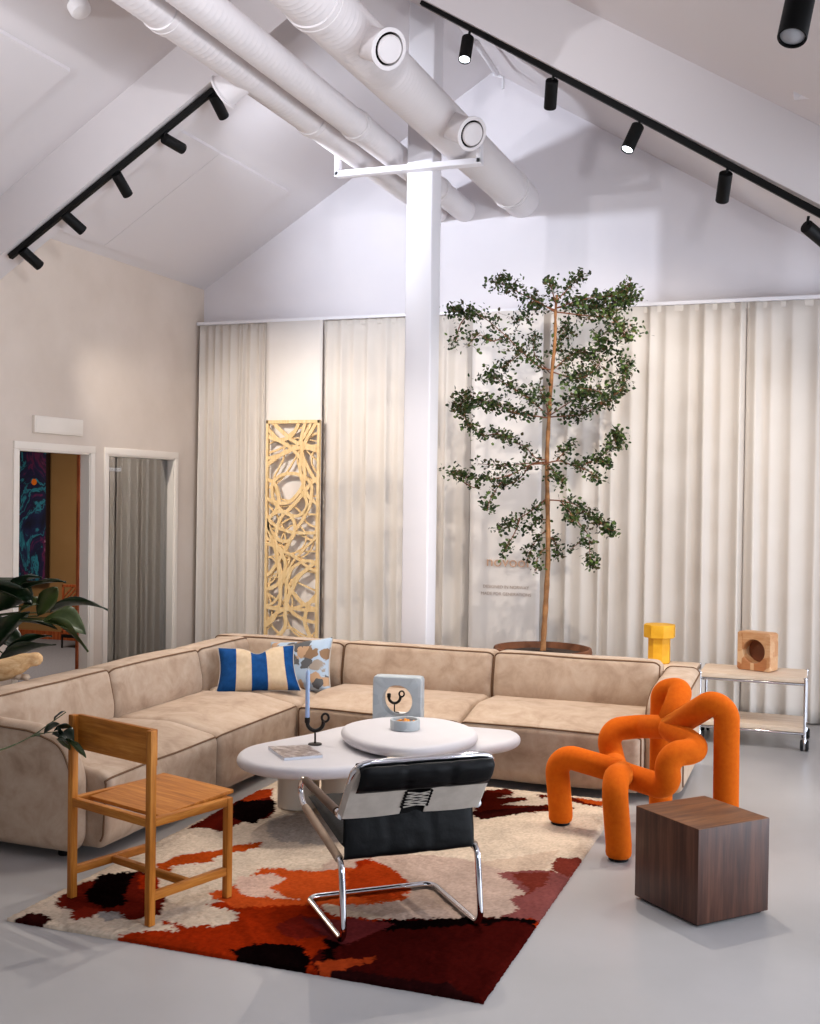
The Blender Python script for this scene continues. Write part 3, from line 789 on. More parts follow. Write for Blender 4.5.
bx('seat_rail', (-hw+s_, -.014, rz0), (hw-s_, .014, rz1), M_ash); bx('seat_rail', (-hw+s_, D_-.014, rz0), (hw-s_, D_+.014, rz1), M_ash)
for x in (-hw, hw): bx('seat_rail', (x-.014, s_, rz0), (x+.014, D_-s_, rz1), M_ashy)
for x in (-hw, hw): bx('stretcher', (x-.013, s_, .095), (x+.013, D_-s_, .128), M_ashy)
bx('stretcher', (-hw+.013, D_*.5-.013, .097), (hw-.013, D_*.5+.013, .126), M_ash)
bx('backrest', (-hw+.004, s_-.002, HT-.142), (hw-.002, s_+.018, HT), M_ash)
bx('seat', (-hw+.030, .0, -.008), (hw-.018, D_-.012, .008), M_ash, pre=Matrix.Translation((0, .062, SZ-.012)) @ Matrix.Rotation(R(3.6), 4, 'X'))

# ------------------------------------------------------------------ chrome cantilever chair
wa = R(40.9); O_ = Vector((-1.4975-.013, 4.125-.012, .021)); 
lc = thing('lounge_chair', 'low chrome tube lounge chair with black leather cushion and cream laced back, seen from behind', 'chair', O_, wa)
L = local(lc); HWc = .277; rt = .0125
M_leather = None
t = NT('black_leather'); v = t.coords(); t.bsdf('#030304', .5, 0, .16, t.noise(v, 60, 4), .25, .004); M_leather = t.m
M_canvas = mottled('cream_canvas', '#B9AEA2', '#C6BBAF', 20, .85, 400, .2, .1)
M_wrap = mottled('tan_leather', '#8F7763', '#A18873', 15, .5, 200, .15, .3)
M_wrapd = mottled('dark_brown_leather', '#4B362A', '#5E4636', 15, .45, 200, .15, .3)
def side(x):
    return [(x, .42, rt), (x, -.09, rt), (x, -.045, .30), (x, .50, .38), (x, .56, .43), (x, .50, .487), (x, -.02, .475)]
# the base loop and both sides in one run of tube
Pl, Pr = side(-HWc), side(HWc)
path = [Pl[6], Pl[5], Pl[4], Pl[3], Pl[2], Pl[1], Pl[0], Pr[0], Pr[1], Pr[2], Pr[3], Pr[4], Pr[5], Pr[6]]
rs = [0, .05, .04, .06, .05, .05, .05, .05, .05, .05, .06, .04, .05, 0]
m = MB(); m.tube([L(*p) for p in arcfillet(path, rs, 8)], rt, 14, round_ends=True); m.build('frame', M_chrome, lc)
bk_b, bk_t = (-.03, .478), (-.20, .705)
bp = [(-HWc, bk_b[0]+.03, bk_b[1]-.01), (-HWc, bk_b[0], bk_b[1]+.01), (-HWc, bk_t[0], bk_t[1]), (HWc, bk_t[0], bk_t[1]), (HWc, bk_b[0], bk_b[1]+.01), (HWc, bk_b[0]+.03, bk_b[1]-.01)]
m = MB(); m.tube([L(*p) for p in arcfillet(bp, [0, .03, .065, .065, .03, 0], 8)], rt, 14, round_ends=True); m.build('back_frame', M_chrome, lc)
# sleeves on the arms and the seat rails, with ball ends
for x in (-HWc, HWc):
    m = MB(); m.tube([L(x, .46, .4862), L(x, .02, .4755)], rt+.0045, 14); m.build('arm_sleeve', M_wrapd, lc)
    m = MB(); m.tube([L(x, -.015, .305), L(x, .46, .3745)], rt+.004, 14); m.build('rail_sleeve', M_wrap, lc)
    m = MB(); m.lathe([(.001, -.017), (.010, -.014), (.0165, -.005), (.0175, .002), (.0165, .008), (.001, .012)], mat=Matrix.Translation(L(x, -.03, .4745)) @ Matrix.Rotation(wa, 4, 'Z') @ Matrix.Rotation(R(-90), 4, 'X') @ Matrix.Rotation(PI, 4, 'X'), n=20); m.build('end_cap', M_chrome, lc)
# cream sling: two flaps laced together behind the back
def bpt(x, u, off=0.):          # u 0 at the lower end of the back, 1 at the top
    d = Vector((0, bk_t[0]-bk_b[0], bk_t[1]-bk_b[1])); n_ = Vector((0, -d.z, d.y)).normalized()
    p = Vector((x, bk_b[0], bk_b[1]+.0))+d*u+n_*off; return p
def sheet(f, nu, nv, th=.004):
    m = MB(); 
    a = [[m.add([L(*f(i/nu, j/nv, 0))]) for j in range(nv+1)] for i in range(nu+1)]
    b = [[m.add([L(*f(i/nu, j/nv, th))]) for j in range(nv+1)] for i in range(nu+1)]
    for i in range(nu):
        for j in range(nv):
            m.face((a[i][j], a[i+1][j], a[i+1][j+1], a[i][j+1])); m.face((b[i][j], b[i][j+1], b[i+1][j+1], b[i+1][j]))
    for i in range(nu): m.face((a[i][0], b[i][0], b[i+1][0], a[i+1][0])); m.face((a[i][nv], a[i+1][nv], b[i+1][nv], b[i][nv]))
    for j in range(nv): m.face((a[0][j], a[0][j+1], b[0][j+1], b[0][j])); m.face((a[nu][j], b[nu][j], b[nu][j+1], a[nu][j+1]))
    return m
def flap(sg):
    def f(u, v_, th):
        x = sg*(HWc+.014-u*(HWc-.035)); off = .014+th+.004*math.sin(PI*u)
        if u < .06: off *= u/.06*.9+.1
        x *= 1-.05*max(0., v_-.7)/.3; p = bpt(x, -.02+v_*.96, off); return p
    return f
for sg in (-1, 1): sheet(flap(sg), 16, 8).build('canvas_flap', M_canvas, lc)
m = MB(); zz = []
for k in range(6): zz.append(L(*bpt((-1)**k*.045, .14+k*.058, .022)))
m.tube(zz, .0028, 6)
zz = [L(*bpt(-(-1)**k*.045, .14+k*.058, .024)) for k in range(6)]; m.tube(zz, .0028, 6)
m.build('lacing', M_canvas, lc)
for sg in (-1, 1):
    m = MB()
    for k in range(6):
        q = wm(lc) @ Matrix.Translation(bpt(sg*.052, .14+k*.058, .0205)) @ Matrix.Rotation(R(90), 4, 'X'); m.lathe([(.001, 0), (.006, 0), (.006, .002), (.001, .002)], mat=q, n=12)
    m.build('eyelets', M_dark, lc)
# black leather cushion: along the seat, up the back on the inner side
def cush_path():
    P = [(.50, .385), (.28, .352), (.03, .318), (-.02, .34), (-.025, .44), (-.045, .53), (-.115, .62), (-.160, .675)]
    return arcfillet([(0, a, b) for a, b in P], [0, .3, .08, .05, .1, .1, .2, 0], 8)
cp_ = cush_path()
def band(name, pth, half, th, quilt=8, off0=.0, sgn=1, rows=None):
    """padded band along a path in the y,z plane"""
    n = len(pth); m = MB(); nu = 40; rg = []
    ln = [0]
    for a, b in zip(pth, pth[1:]): ln.append(ln[-1]+(b-a).length)
    for i, p in enumerate(pth):
        d = (pth[min(i+1, n-1)]-pth[max(i-1, 0)]).normalized(); nr = Vector((0, -d.z, d.y))*sgn
        tt = ln[i]/ln[-1]; endf = min(1, min(tt, 1-tt)*9+.12)
        ring = []
        for side_ in (0, 1):
            for k in range(nu+1):
                u = k/nu if side_ == 0 else 1-k/nu
                x = -half+2*half*u; e = (1-abs(2*u-1)**10)**.5
                qf = 1-.30*(1-abs(math.sin(PI*u*quilt*.5)))**4
                wr = .003*noise.noise(Vector((x*22, tt*16, side_*5)))
                h = th*.5*e*endf*qf+wr*e
                ring.append(L(*(p+Vector((x, 0, 0))+nr*(off0+(h if side_ == 0 else -h)))))
        rg.append(ring)
    m.rings(rg); return m.build(name, M_leather, lc, ang=180)
band('leather_cushion', cp_, HWc-.02, .05, 6, .026, -1)
# the roll over the top of the back
hp = arcfillet([(0, -.205, .694), (0, -.228, .672), (0, -.205, .625), (0, -.168, .585)], [0, .03, .1, 0], 8)
band('headrest_roll', hp, HWc-.012, .046, 6, .004)
# leather panel below the flaps, from the back down to the rear of the seat
dp = [Vector((0, a, b)) for a, b in ((-.012, .50), (-.022, .44), (-.034, .38), (-.036, .32), (-.022, .302))]
band('rear_panel', catmull(dp, 5), HWc-.012, .020, 6, .0)

# ------------------------------------------------------------------ orange tube armchair
M_or = None
t = NT('orange_wool'); v = t.coords(); cc = t.ramp(t.noise(v, 50, 3), [(.3, '#C8580C'), (.7, '#D06210')])
b = t.bsdf(cc, .9, 0, .1, t.noise(v, 260, 2), .25, .003); b.inputs['Sheen Weight'].default_value = .6; b.inputs['Sheen Tint'].default_value = lin('#FF9A3C'); b.inputs['Sheen Roughness'].default_value = .35; M_or = t.m
FLp = Vector((-1.282, 5.774, 0)); FRp = Vector((-.915, 5.304, 0)); wv = (FRp-FLp).normalized(); fv = Vector((-.788, -.615, 0))
Oo = (FLp+FRp)/2-fv*.06
oc = thing('tube_armchair', 'orange upholstered tube armchair shaped like a climbing frame, beside the walnut cube', 'armchair', Oo, math.atan2(wv.y, wv.x))
# local x runs along wv; local y must point backwards (-fv)
L = local(oc)
tr_ = .061
def T(pts, r, name='tube', rad=tr_, ends=True):
    P = arcfillet([L(x, -y, z) for x, y, z in pts], r, 10)
    n = len(P); rr = [rad]*n; z0 = .02 if (name == 'front_leg' and pts[0][0] < 0) else 0.
    foot = lambda p: [Vector((p.x, p.y, z0+q)) for q in (.012, .014, .022, .036, .07)]
    fr_ = [.03, .05, .058, .061, .061]
    if name == 'front_leg': P = foot(P[0])+P[1:]; rr = fr_+[rad]*(n-1)
    elif name == 'rear_leg': P = P[:-1]+foot(P[-1])[::-1]; rr = [rad]*(n-1)+fr_[::-1]
    m = MB(); m.tube(P, rr, 24, round_ends=False)
    # close the inner end with a dome
    if name == 'arm': m = MB(); m.tube(P, rad, 24, round_ends=True)
    return m.build(name, M_or, oc, ang=180)
sc_ = (0, -.12, .345); bc_ = (0, -.385, .545)
for sx in (-1, 1):
    # front leg, knee, in to the middle of the seat
    fy = .07 if sx < 0 else .028
    T([(sx*.272, fy, .014), (sx*.272, fy+.03, .385), (sx*.02, -.13, .335)], [0, .085, 0], 'front_leg')
    # from the seat middle out to the side, up, back over the arm to the middle of the back
    T([(sx*.02, -.12, .335), (sx*.285, -.235, .315), (sx*.295, -.195, .485), (sx*.29, -.395, .495), (sx*.02, -.385, .545)], [0, .075, .085, .08, 0], 'arm')
    # from the back middle up, over and down as the rear leg
    if sx > 0: T([(.015, -.39, .548), (.27, -.465, .72), (.30, -.525, .675), (.30, -.53, .014)], [0, .06, .075, 0], 'rear_leg')
    else: T([(-.015, -.39, .548), (-.19, -.575, .705), (-.295, -.52, .675), (-.30, -.525, .014)], [0, .06, .06, 0], 'rear_leg')
for sx, y in ((-1, .07), (1, .028), (-1, -.53), (1, -.53)):
    z_ = .02 if (sx < 0 and y > 0) else 0.
    m = MB(); m.lathe([(.001, 0), (.044, 0), (.047, .003), (.047, .014), (.001, .014)], L(sx*(.272 if y > 0 else .30), -y, z_), 24); m.build('glide', M_black, oc)

# ------------------------------------------------------------------ walnut cube
t = NT('walnut_sides'); v = t.coords((16, 16, 1.1)); a = t.noise(v, 1.8, 6, .62, .4); v2 = t.coords((90, 90, 3)); b_ = t.noise(v2, 1.6, 3)
mx = t.n('ShaderNodeMath', _operation='MULTIPLY_ADD', i0=b_, i1=.3, i2=a)
cc = t.ramp(mx.outputs[0], [(.42, '#2A150F'), (.62, '#45271B'), (.85, '#5E3B2C')]); t.bsdf(cc, .42, 0, .4, b_, .05, .002); M_wal = t.m
M_walt = wood('walnut_top', '#4C2A18', '#694023', '#835430', 'X', 1.2, .5)
F0, L0, R0 = Vector((-.467, 4.605, 0)), Vector((-.759, 4.83, 0)), Vector((-.218, 4.892, 0))
ca = R(48.5); sd = .382
cu = thing('cube_table', 'dark walnut cube side table on the pale floor', 'side table', F0, ca); 
m = MB(); m.rbox((0, 0, .012), (sd, sd, .392), .002, 1, mat=wm(cu)); m.build('body', M_wal, cu)
m = MB(); m.rbox((.0005, .0005, .390), (sd-.0005, sd-.0005, .3935), .002, 1, mat=wm(cu)); m.build('top', M_walt, cu)
m = MB(); m.box((.02, .02, 0), (sd-.02, sd-.02, .013), wm(cu)); m.build('recessed_base', M_black, cu)
# ------------------------------------------------------------------ curtains, banner and screen along the back wall
def cloth(name, c1, c2, emb=None):
    t = NT(name); v = t.coords((1, 1, 1)); vv = t.coords((60, 60, 1.5))
    cc = t.ramp(t.noise(v, 3, 3), [(.2, c1), (.8, c2)])
    d = t.n('ShaderNodeBsdfPrincipled', Roughness=.9); d.inputs['Specular IOR Level'].default_value = .1; t.l(cc, d.inputs['Base Color'])
    bp = t.n('ShaderNodeBump', Strength=.12, Distance=.002, Height=t.noise(vv, 3, 3)); t.l(bp.outputs[0], d.inputs['Normal'])
    tl = t.n('ShaderNodeBsdfTranslucent'); t.l(cc, tl.inputs['Color'])
    mx = t.n('ShaderNodeMixShader', i0=.22, i1=d.outputs[0], i2=tl.outputs[0]); t.l(mx.outputs[0], t.out.inputs['Surface']); return t.m
M_cur = cloth('cream_curtain', '#E2D9CF', '#E8E0D7')
ZC = 3.235
def curtain(label, x0, x1, seed, folds, amp=.045, yb=9.12, narrow=None, drape=.0):
    """pleated hanging cloth; folds is the mean pleat width"""
    rnd = random.Random(seed); xs = [x0]; 
    while xs[-1] < x1: xs.append(xs[-1]+folds*rnd.uniform(.55, 1.5))
    k = (x1-x0)/(xs[-1]-x0); xs = [x0+(q-x0)*k for q in xs]
    am = [amp*rnd.uniform(.5, 1.2) for _ in xs]; sh = [rnd.uniform(.35, .65) for _ in xs]; mv = [rnd.uniform(-1, 1) for _ in xs]
    m = MB(); nz = 26; cols = []
    for i in range(len(xs)-1):
        for q in range(12): cols.append((i, q/12))
    cols.append((len(xs)-2, 1.))
    ids = []
    for (i, u) in cols:
        col = []
        uu = (u/sh[i]*.5) if u < sh[i] else .5+(u-sh[i])/(1-sh[i])*.5
        for j in range(nz+1):
            tz = j/nz; z = .012+(ZC-.03-.012)*(1-tz)
            dx = .015*mv[i]*math.sin(PI*uu)*tz+.004*noise.noise(Vector((xs[i]*3, tz*1.2, seed)))*tz
            a = am[i]*(.55+.45*tz**.5) if tz > .03 else am[i]*.5
            prof_ = (.5-.5*math.cos(2*PI*uu))**.8
            x = xs[i]+(xs[i+1]-xs[i])*(u+.06*math.sin(2*PI*uu)) + dx
            y = yb+.02-a*prof_*1.5+.003*noise.noise(Vector((x*4, z*.7, seed)))
            col.append(m.add([(x, y, z)]))
        ids.append(col)
    for a, b in zip(ids[:-1], ids[1:]):
        for j in range(nz): m.face((a[j], b[j], b[j+1], a[j+1]))
    c = ((x0+x1)/2, yb, 0)
    o = thing('curtain', label, 'curtain', c, 0, 'cream curtains along the back wall')
    ob = m.build('cloth', M_cur, o, ang=180)
    so = ob.modifiers.new('thickness', 'SOLIDIFY'); so.thickness = .003; so.offset = 0
    m = MB(); m.rbox((x0, yb+.014, ZC-.075), (x1, yb+.02, ZC-.028), .002); h = m.build('heading_tape', M_cur, o)
    return o
curtain('narrow cream curtain panel in the corner beside the wood lattice screen', -5.44, atY(267.5, 325, 9.10).x, 3, .085, .032)
curtain('cream curtain between the wood lattice screen and the white banner', atY(322, 322, 9.10).x, atY(471.5, 315, 9.08).x, 5, .105, .04)
curtain('wide cream curtain behind the tree and the trolley', atY(528, 310, 9.13).x, atY(747, 300, 9.1).x-.004, 8, .14, .042)
curtain('cream curtain at the far end of the rail, behind the wooden block', atY(747, 300, 9.1).x+.002, .60, 11, .13, .042, 9.12)
m = MB(); m.rbox((XL+.01, 9.10, ZC-.028), (XR-.02, 9.14, ZC), .003)
for k in range(9): m.box((XL+.3+k*.68, 9.13, ZC-.02), (XL+.33+k*.68, YB+.01, ZC-.005))
tag(m.build('curtain_rail', M_cham, origin=(-2.4, 9.12, ZC), smooth=False), 'long white curtain rail along the back wall', 'curtain rail')
# flat panels of cloth
M_ban = cloth('white_banner_cloth', '#ECE4DD', '#F1EBE5')
def flat(name, label, x0, x1, z0, y, cat):
    o = thing(name, label, cat, ((x0+x1)/2, y, 0)); m = MB(); n = 14; rows = []
    for j in range(21):
        z = ZC-.028-(ZC-.028-z0)*j/20
        rows.append([(x0+(x1-x0)*i/n, y+.0015*math.sin(i*.9)*math.sin(j*.3), z) for i in range(n+1)])
    ks = [m.add(r_) for r_ in rows]
    for a, b in zip(ks[:-1], ks[1:]):
        for i in range(n): m.face((a+i, a+i+1, b+i+1, b+i))
    ob = m.build('cloth', M_ban, o, ang=180); so = ob.modifiers.new('thickness', 'SOLIDIFY'); so.thickness = .004
    m = MB(); m.rbox((x0, y-.012, z0-.02), (x1, y+.012, z0+.012), .004); m.build('hem_bar', M_ban, o)
    return o
def text(parent, name, body, loc, size, mat, rot, ext=.001, align='CENTER', bold=0., sp=1.):
    cu_ = bpy.data.curves.new(name, 'FONT'); cu_.body = body; cu_.size = size; cu_.extrude = ext; cu_.align_x = align; cu_.offset = bold; cu_.space_character = sp
    tmp = bpy.data.objects.new('tmp', cu_); COL.objects.link(tmp)
    dg = bpy.context.evaluated_depsgraph_get(); me = bpy.data.meshes.new_from_object(tmp.evaluated_get(dg)); COL.objects.unlink(tmp); bpy.data.objects.remove(tmp)
    me.name = name; me.materials.clear(); me.materials.append(mat)
    W = Matrix.Translation(Vector(loc)) @ rot; me.transform(wm(parent).inverted() @ W)
    o = bpy.data.objects.new(name, me); COL.objects.link(o); o.parent = parent; WM[o.name] = wm(parent); return o
YS = 9.055
bn = flat('fabric_banner', 'white fabric banner with raised lettering behind the tree trunk', atY(473, 315, YS).x, atY(544, 312, YS).x, .0, YS, 'banner')
FR_ = Matrix.Rotation(R(90), 4, 'X')
M_let = plain('raised_beige_letters', '#CBA488', .7); M_let2 = plain('grey_beige_print', '#B7A498', .8)
a = atY(487, 566, YS-.004); b = atY(529, 567, YS-.004)
text(bn, 'lettering', 'novooi', ((a.x+b.x)/2, YS-.013, a.z), .125, M_let, FR_, .006, bold=-.001, sp=1.05)
a = atY(506, 588.5, YS-.004); text(bn, 'small_lettering', 'DESIGNED IN NORWAY', (a.x, YS-.0105, a.z), .036, M_let2, FR_, .0005)
a = atY(506, 595.5, YS-.004); text(bn, 'small_lettering', 'MADE FOR GENERATIONS', (a.x, YS-.0105, a.z), .036, M_let2, FR_, .0005)
flat('hanging_cloth', 'plain cream flat cloth hanging behind the wood lattice screen', atY(267, 325, 9.1).x, atY(323, 325, 9.1).x, .0, 9.10, 'cloth')
# wood lattice screen
M_lat = wood('pale_birch', '#C9A572', '#D8B886', '#E2C79A', 'Z', 1.5, .5)
X0, X1, Z1s = atY(266, 420, 9.005).x, atY(319.5, 420, 9.005).x, atY(290, 420, 9.005).z
sc = thing('lattice_screen', 'tall openwork screen of tangled pale wood strips at the back wall', 'screen', ((X0+X1)/2, 9.03, 0))
m = MB(); y0, y1 = 9.005, 9.045
m.rbox((X0, y0, 0), (X0+.022, y1, Z1s), .002); m.rbox((X1-.022, y0, 0), (X1, y1, Z1s), .002); m.rbox((X0, y0, Z1s-.03), (X1, y1, Z1s), .002); m.rbox((X0, y0, 0), (X1, y1, .03), .002)
m.build('frame', M_lat, sc)
rnd = random.Random(21)
def strips(name, n, wd, y, seed):
    rnd = random.Random(seed); m = MB(); xa, xb = X0+.012, X1-.012
    for k in range(n):
        z = .05+(Z1s-.1)*(k+rnd.random())/n; x = xa if rnd.random() < .5 else xb; sg = 1 if x == xa else -1
        a = rnd.uniform(-.7, .7); P = [Vector((x, y, z))]; tn = rnd.uniform(-2.2, 2.2)*rnd.choice((.5, 1, 1.6))
        for q in range(60):
            a += tn*.055+rnd.uniform(-.15, .15)
            if rnd.random() < .06: tn = rnd.uniform(-5.5, 5.5)
            p = P[-1]+Vector((sg*math.cos(a), 0, math.sin(a)))*.035
            if not (xa <= p.x <= xb) or not (.02 < p.z < Z1s-.02): P.append(Vector((min(max(p.x, xa), xb), y, min(max(p.z, .02), Z1s-.02)))); break
            P.append(p)
        if len(P) < 4: continue
        # flat ribbon in the plane of the screen
        P = [p+Vector((0, (k-n/2)*.0003, 0)) for p in catmull(P, 3)]; w_ = wd*rnd.uniform(.75, 1.3); th = .016; rg = []
        for i, p in enumerate(P):
            d = (P[min(i+1, len(P)-1)]-P[max(i-1, 0)]).normalized(); nn = Vector((-d.z, 0, d.x)); 
            rg.append([p+nn*w_/2+Vector((0, -th/2, 0)), p-nn*w_/2+Vector((0, -th/2, 0)), p-nn*w_/2+Vector((0, th/2, 0)), p+nn*w_/2+Vector((0, th/2, 0))])
        m.rings(rg)
    return m.build(name, M_lat, sc, ang=30)
strips('front_strips', 24, .027, 9.018, 4); strips('back_strips', 26, .013, 9.036, 9)

# ------------------------------------------------------------------ potted tree
YTR = 8.12
M_bark = mottled('brown_bark', '#7A5230', '#A5754A', 14, .85, 60, .5)
M_twig = plain('reddish_twigs', '#7A4A30', .8)
t = NT('tree_leaves'); at_ = t.n('ShaderNodeAttribute', _attribute_name='tint')
d = t.n('ShaderNodeBsdfPrincipled', Roughness=.45); t.l(at_.outputs['Color'], d.inputs['Base Color']); d.inputs['Specular IOR Level'].default_value = .3
tl = t.n('ShaderNodeBsdfTranslucent'); t.l(at_.outputs['Color'], tl.inputs['Color']); mx = t.n('ShaderNodeMixShader', i0=.18, i1=d.outputs[0], i2=tl.outputs[0]); t.l(mx.outputs[0], t.out.inputs['Surface']); M_leaf = t.m
base = atY(543, 655, YTR); base.z = 0
tree = thing('potted_tree', 'tall slim tree with small green leaves in a round brown planter behind the sofa', 'potted tree', base)
px = lambda x, y, dy=0.: atY(x, y, YTR+dy)
tr = [px(542.5, 668), px(543.5, 640), px(546, 600), px(548, 555), px(547.5, 500, .01), px(547, 460, .02), px(549, 418, 0), px(552, 372, -.02), px(555, 340), px(555.5, 312), px(557, 296)]
tr = catmull(tr, 6); nT = len(tr)
m = MB(); m.tube(tr, [.017*(1-k/nT)**.8*.85+.0075+.002*math.sin(k*1.9) for k in range(nT)], 12, round_ends=True); m.build('trunk', M_bark, tree)
BR = [ # outline of each branch in the picture, leaf count, spread
 ([(555, 312), (540, 303), (520, 293), (505, 285), (496, 282)], 150, .085, -.15), ([(556, 308), (575, 306), (598, 307), (618, 303), (632, 297)], 330, .10, .1), ([(557, 300), (567, 290), (578, 278), (582, 273)], 70, .07, .2),
 ([(556, 305), (552, 290), (548, 279)], 45, .05, -.2), ([(556, 312), (590, 316), (612, 318), (622, 330), (625, 336)], 170, .09, -.2), ([(555, 310), (530, 302), (528, 315), (515, 322)], 80, .09, .25),
 ([(556, 308), (590, 298), (612, 296), (630, 286)], 110, .06, -.1),
 ([(552, 370), (538, 366), (522, 352), (506, 336), (484, 318), (466, 312), (454, 311)], 210, .075, -.1), ([(506, 336), (492, 341), (478, 335), (468, 346)], 40, .06, -.2), ([(470, 312), (460, 325), (456, 340), (452, 342)], 26, .05, -.05),
 ([(522, 352), (510, 362), (502, 368)], 40, .06, .1), ([(553, 372), (565, 376), (582, 378), (598, 366), (604, 348), (601, 336)], 200, .08, -.05), ([(553, 370), (567, 358), (580, 352), (590, 356)], 130, .09, .25), ([(553, 360), (560, 340), (566, 325)], 90, .08, .3), ([(552, 375), (535, 355), (533, 335)], 60, .08, .3),
 ([(549, 418), (535, 416), (515, 413), (495, 404), (478, 402), (464, 396), (460, 412)], 300, .085, -.1), ([(549, 416), (530, 400), (512, 388), (495, 378), (487, 376)], 140, .08, .2), ([(478, 402), (465, 408), (468, 424), (485, 436)], 90, .07, -.2), ([(485, 436), (497, 434), (510, 438)], 50, .05, -.2),
 ([(549, 417), (565, 416), (582, 414), (600, 405), (614, 395), (622, 380), (622, 358)], 260, .08, .05), ([(549, 416), (570, 402), (588, 392), (600, 392)], 160, .08, -.2), ([(614, 395), (622, 388), (626, 368), (624, 372)], 40, .05, .05), ([(549, 416), (545, 400), (540, 390)], 60, .08, -.3),
 ([(547, 460), (536, 458), (525, 447), (512, 442), (500, 436)], 60, .06, .05), ([(547, 464), (530, 465), (512, 474), (492, 479), (472, 478), (458, 473), (451, 474)], 120, .06, -.1), ([(512, 474), (500, 484), (490, 500), (487, 511)], 40, .05, -.05), ([(530, 465), (518, 480), (500, 487)], 50, .07, .15), ([(547, 462), (520, 464), (500, 466), (482, 464)], 50, .05, .1), ([(451, 474), (472, 487), (478, 486)], 12, .04, .0),
 ([(547, 463), (560, 461), (577, 466), (594, 460), (606, 452), (614, 440), (616, 432), (621, 446)], 170, .06, .05), ([(556, 461), (566, 450), (572, 442)], 40, .04, .1), ([(577, 466), (590, 472), (598, 479)], 40, .05, -.1), ([(548, 466), (556, 474), (562, 482)], 60, .06, -.15), ([(594, 460), (604, 462), (610, 466)], 26, .035, .0),
 ([(547, 500), (562, 501), (578, 506), (590, 516), (600, 522), (612, 531)], 150, .055, .05), ([(578, 506), (577, 520), (588, 535), (590, 556), (592, 566)], 80, .045, .0), ([(590, 535), (580, 542), (570, 550)], 24, .03, .05), ([(560, 501), (570, 512), (572, 522)], 60, .05, -.15), ([(600, 522), (610, 530), (616, 530)], 14, .025, 0),
 ([(547, 498), (535, 508), (520, 518), (506, 524), (498, 530)], 80, .05, -.05), ([(520, 518), (515, 532), (508, 545), (502, 555)], 40, .045, -.05), ([(547, 530), (538, 538), (530, 552), (526, 562)], 50, .045, .05), ([(547, 535), (555, 542), (558, 556)], 40, .045, .1), ([(546, 548), (538, 556), (536, 572)], 30, .03, -.1), ([(547, 520), (538, 520), (530, 530)], 30, .05, .15),
]
rnd = random.Random(12); LV, LF, LC = [], [], []
mb = MB()
GREENS = [lin(c) for c in ('#2F421D', '#394D22', '#283818', '#48592B', '#202F15', '#566B34', '#463F22')]
def leaf(p, sz):
    d = Vector((rnd.gauss(0, 1), rnd.gauss(0, 1), rnd.gauss(-.1, .8))).normalized(); s_ = d.cross(Vector((rnd.gauss(0, 1), rnd.gauss(0, 1), rnd.gauss(0, 1)))).normalized(); nn = d.cross(s_)
    k = len(LV); w_ = sz*rnd.uniform(.26, .36); fold = nn*sz*.06
    LV.extend([p, p+d*sz*.35+s_*w_+fold, p+d*sz*.72+s_*w_*.75+fold, p+d*sz, p+d*sz*.72-s_*w_*.75+fold, p+d*sz*.35-s_*w_+fold, p+d*sz*.5])
    for f in ((0, 6, 1), (1, 6, 2), (2, 6, 3), (3, 6, 4), (4, 6, 5), (5, 6, 0)): LF.append(tuple(k+i for i in f))
    c = rnd.choice(GREENS); q = rnd.uniform(.75, 1.2); LC.extend([(c[0]*q, c[1]*q, c[2]*q, 1)]*7)
for pts, n, sp, dy in BR:
    P = catmull([px(x, y, dy*(i/(len(pts)-1))*1.6) for i, (x, y) in enumerate(pts)], 6); N = len(P)
    mb.tube(P, [.0042*(1-k/N)+.0012 for k in range(N)], 6)
    n = int(n*2.5); g = 0
    while g < n:
        tt = rnd.random()**.8; p = P[min(N-1, int((.16+.84*tt)*N))]
        # small side shoots carry the leaves in sprays
        off = Vector((rnd.gauss(0, 1), rnd.gauss(0, 1.3), rnd.gauss(.1, .75)))*sp*.46; off.z = off.z if off.z > 0 else off.z*.7
        q = p+off
        if rnd.random() < .5: mb.tube([p, p+off*.5+Vector((0, 0, .008)), q], .0013, 3)
        for _ in range(rnd.randint(2, 5)):
            leaf(q+Vector((rnd.gauss(0, 1), rnd.gauss(0, 1), rnd.gauss(0, 1)))*.016, rnd.uniform(.020, .040)); g += 1
mb.build('branches', M_twig, tree)
me = bpy.data.meshes.new('foliage'); inv = wm(tree).inverted(); me.from_pydata([inv @ v_ for v_ in LV], [], LF); me.update()
ca_ = me.color_attributes.new('tint', 'FLOAT_COLOR', 'POINT'); ca_.data.foreach_set('color', [q for c in LC for q in c]); me.materials.append(M_leaf)
o = bpy.data.objects.new('foliage', me); COL.objects.link(o); o.parent = tree
M_pot = mottled('rust_brown_planter', '#5E3A26', '#78492F', 9, .75, 60, .4, .25)
pc = (atY(543, 655, 8.12).x, 8.10, 0)
m = MB(); m.lathe([(.001, 0), (.22, 0), (.25, .01), (.325, .30), (.352, .50), (.358, .575), (.352, .60), (.335, .60), (.325, .575), (.31, .545), (.001, .545)], pc, 48); m.build('planter', M_pot, tree)
M_soil = mottled('dark_soil', '#1E140E', '#3A281B', 40, .95, 80, .8)
m = MB(); rg = []
for r_, z in ((.315, .556), (.25, .565), (.15, .572), (.001, .575)): rg.append([(pc[0]+r_*a, pc[1]+r_*b, z+.008*noise.noise(Vector((a*4, b*4, r_*9)))) for a, b in circ(40)])
m.rings(rg, cap=(False, True)); m.build('soil', M_soil, tree)

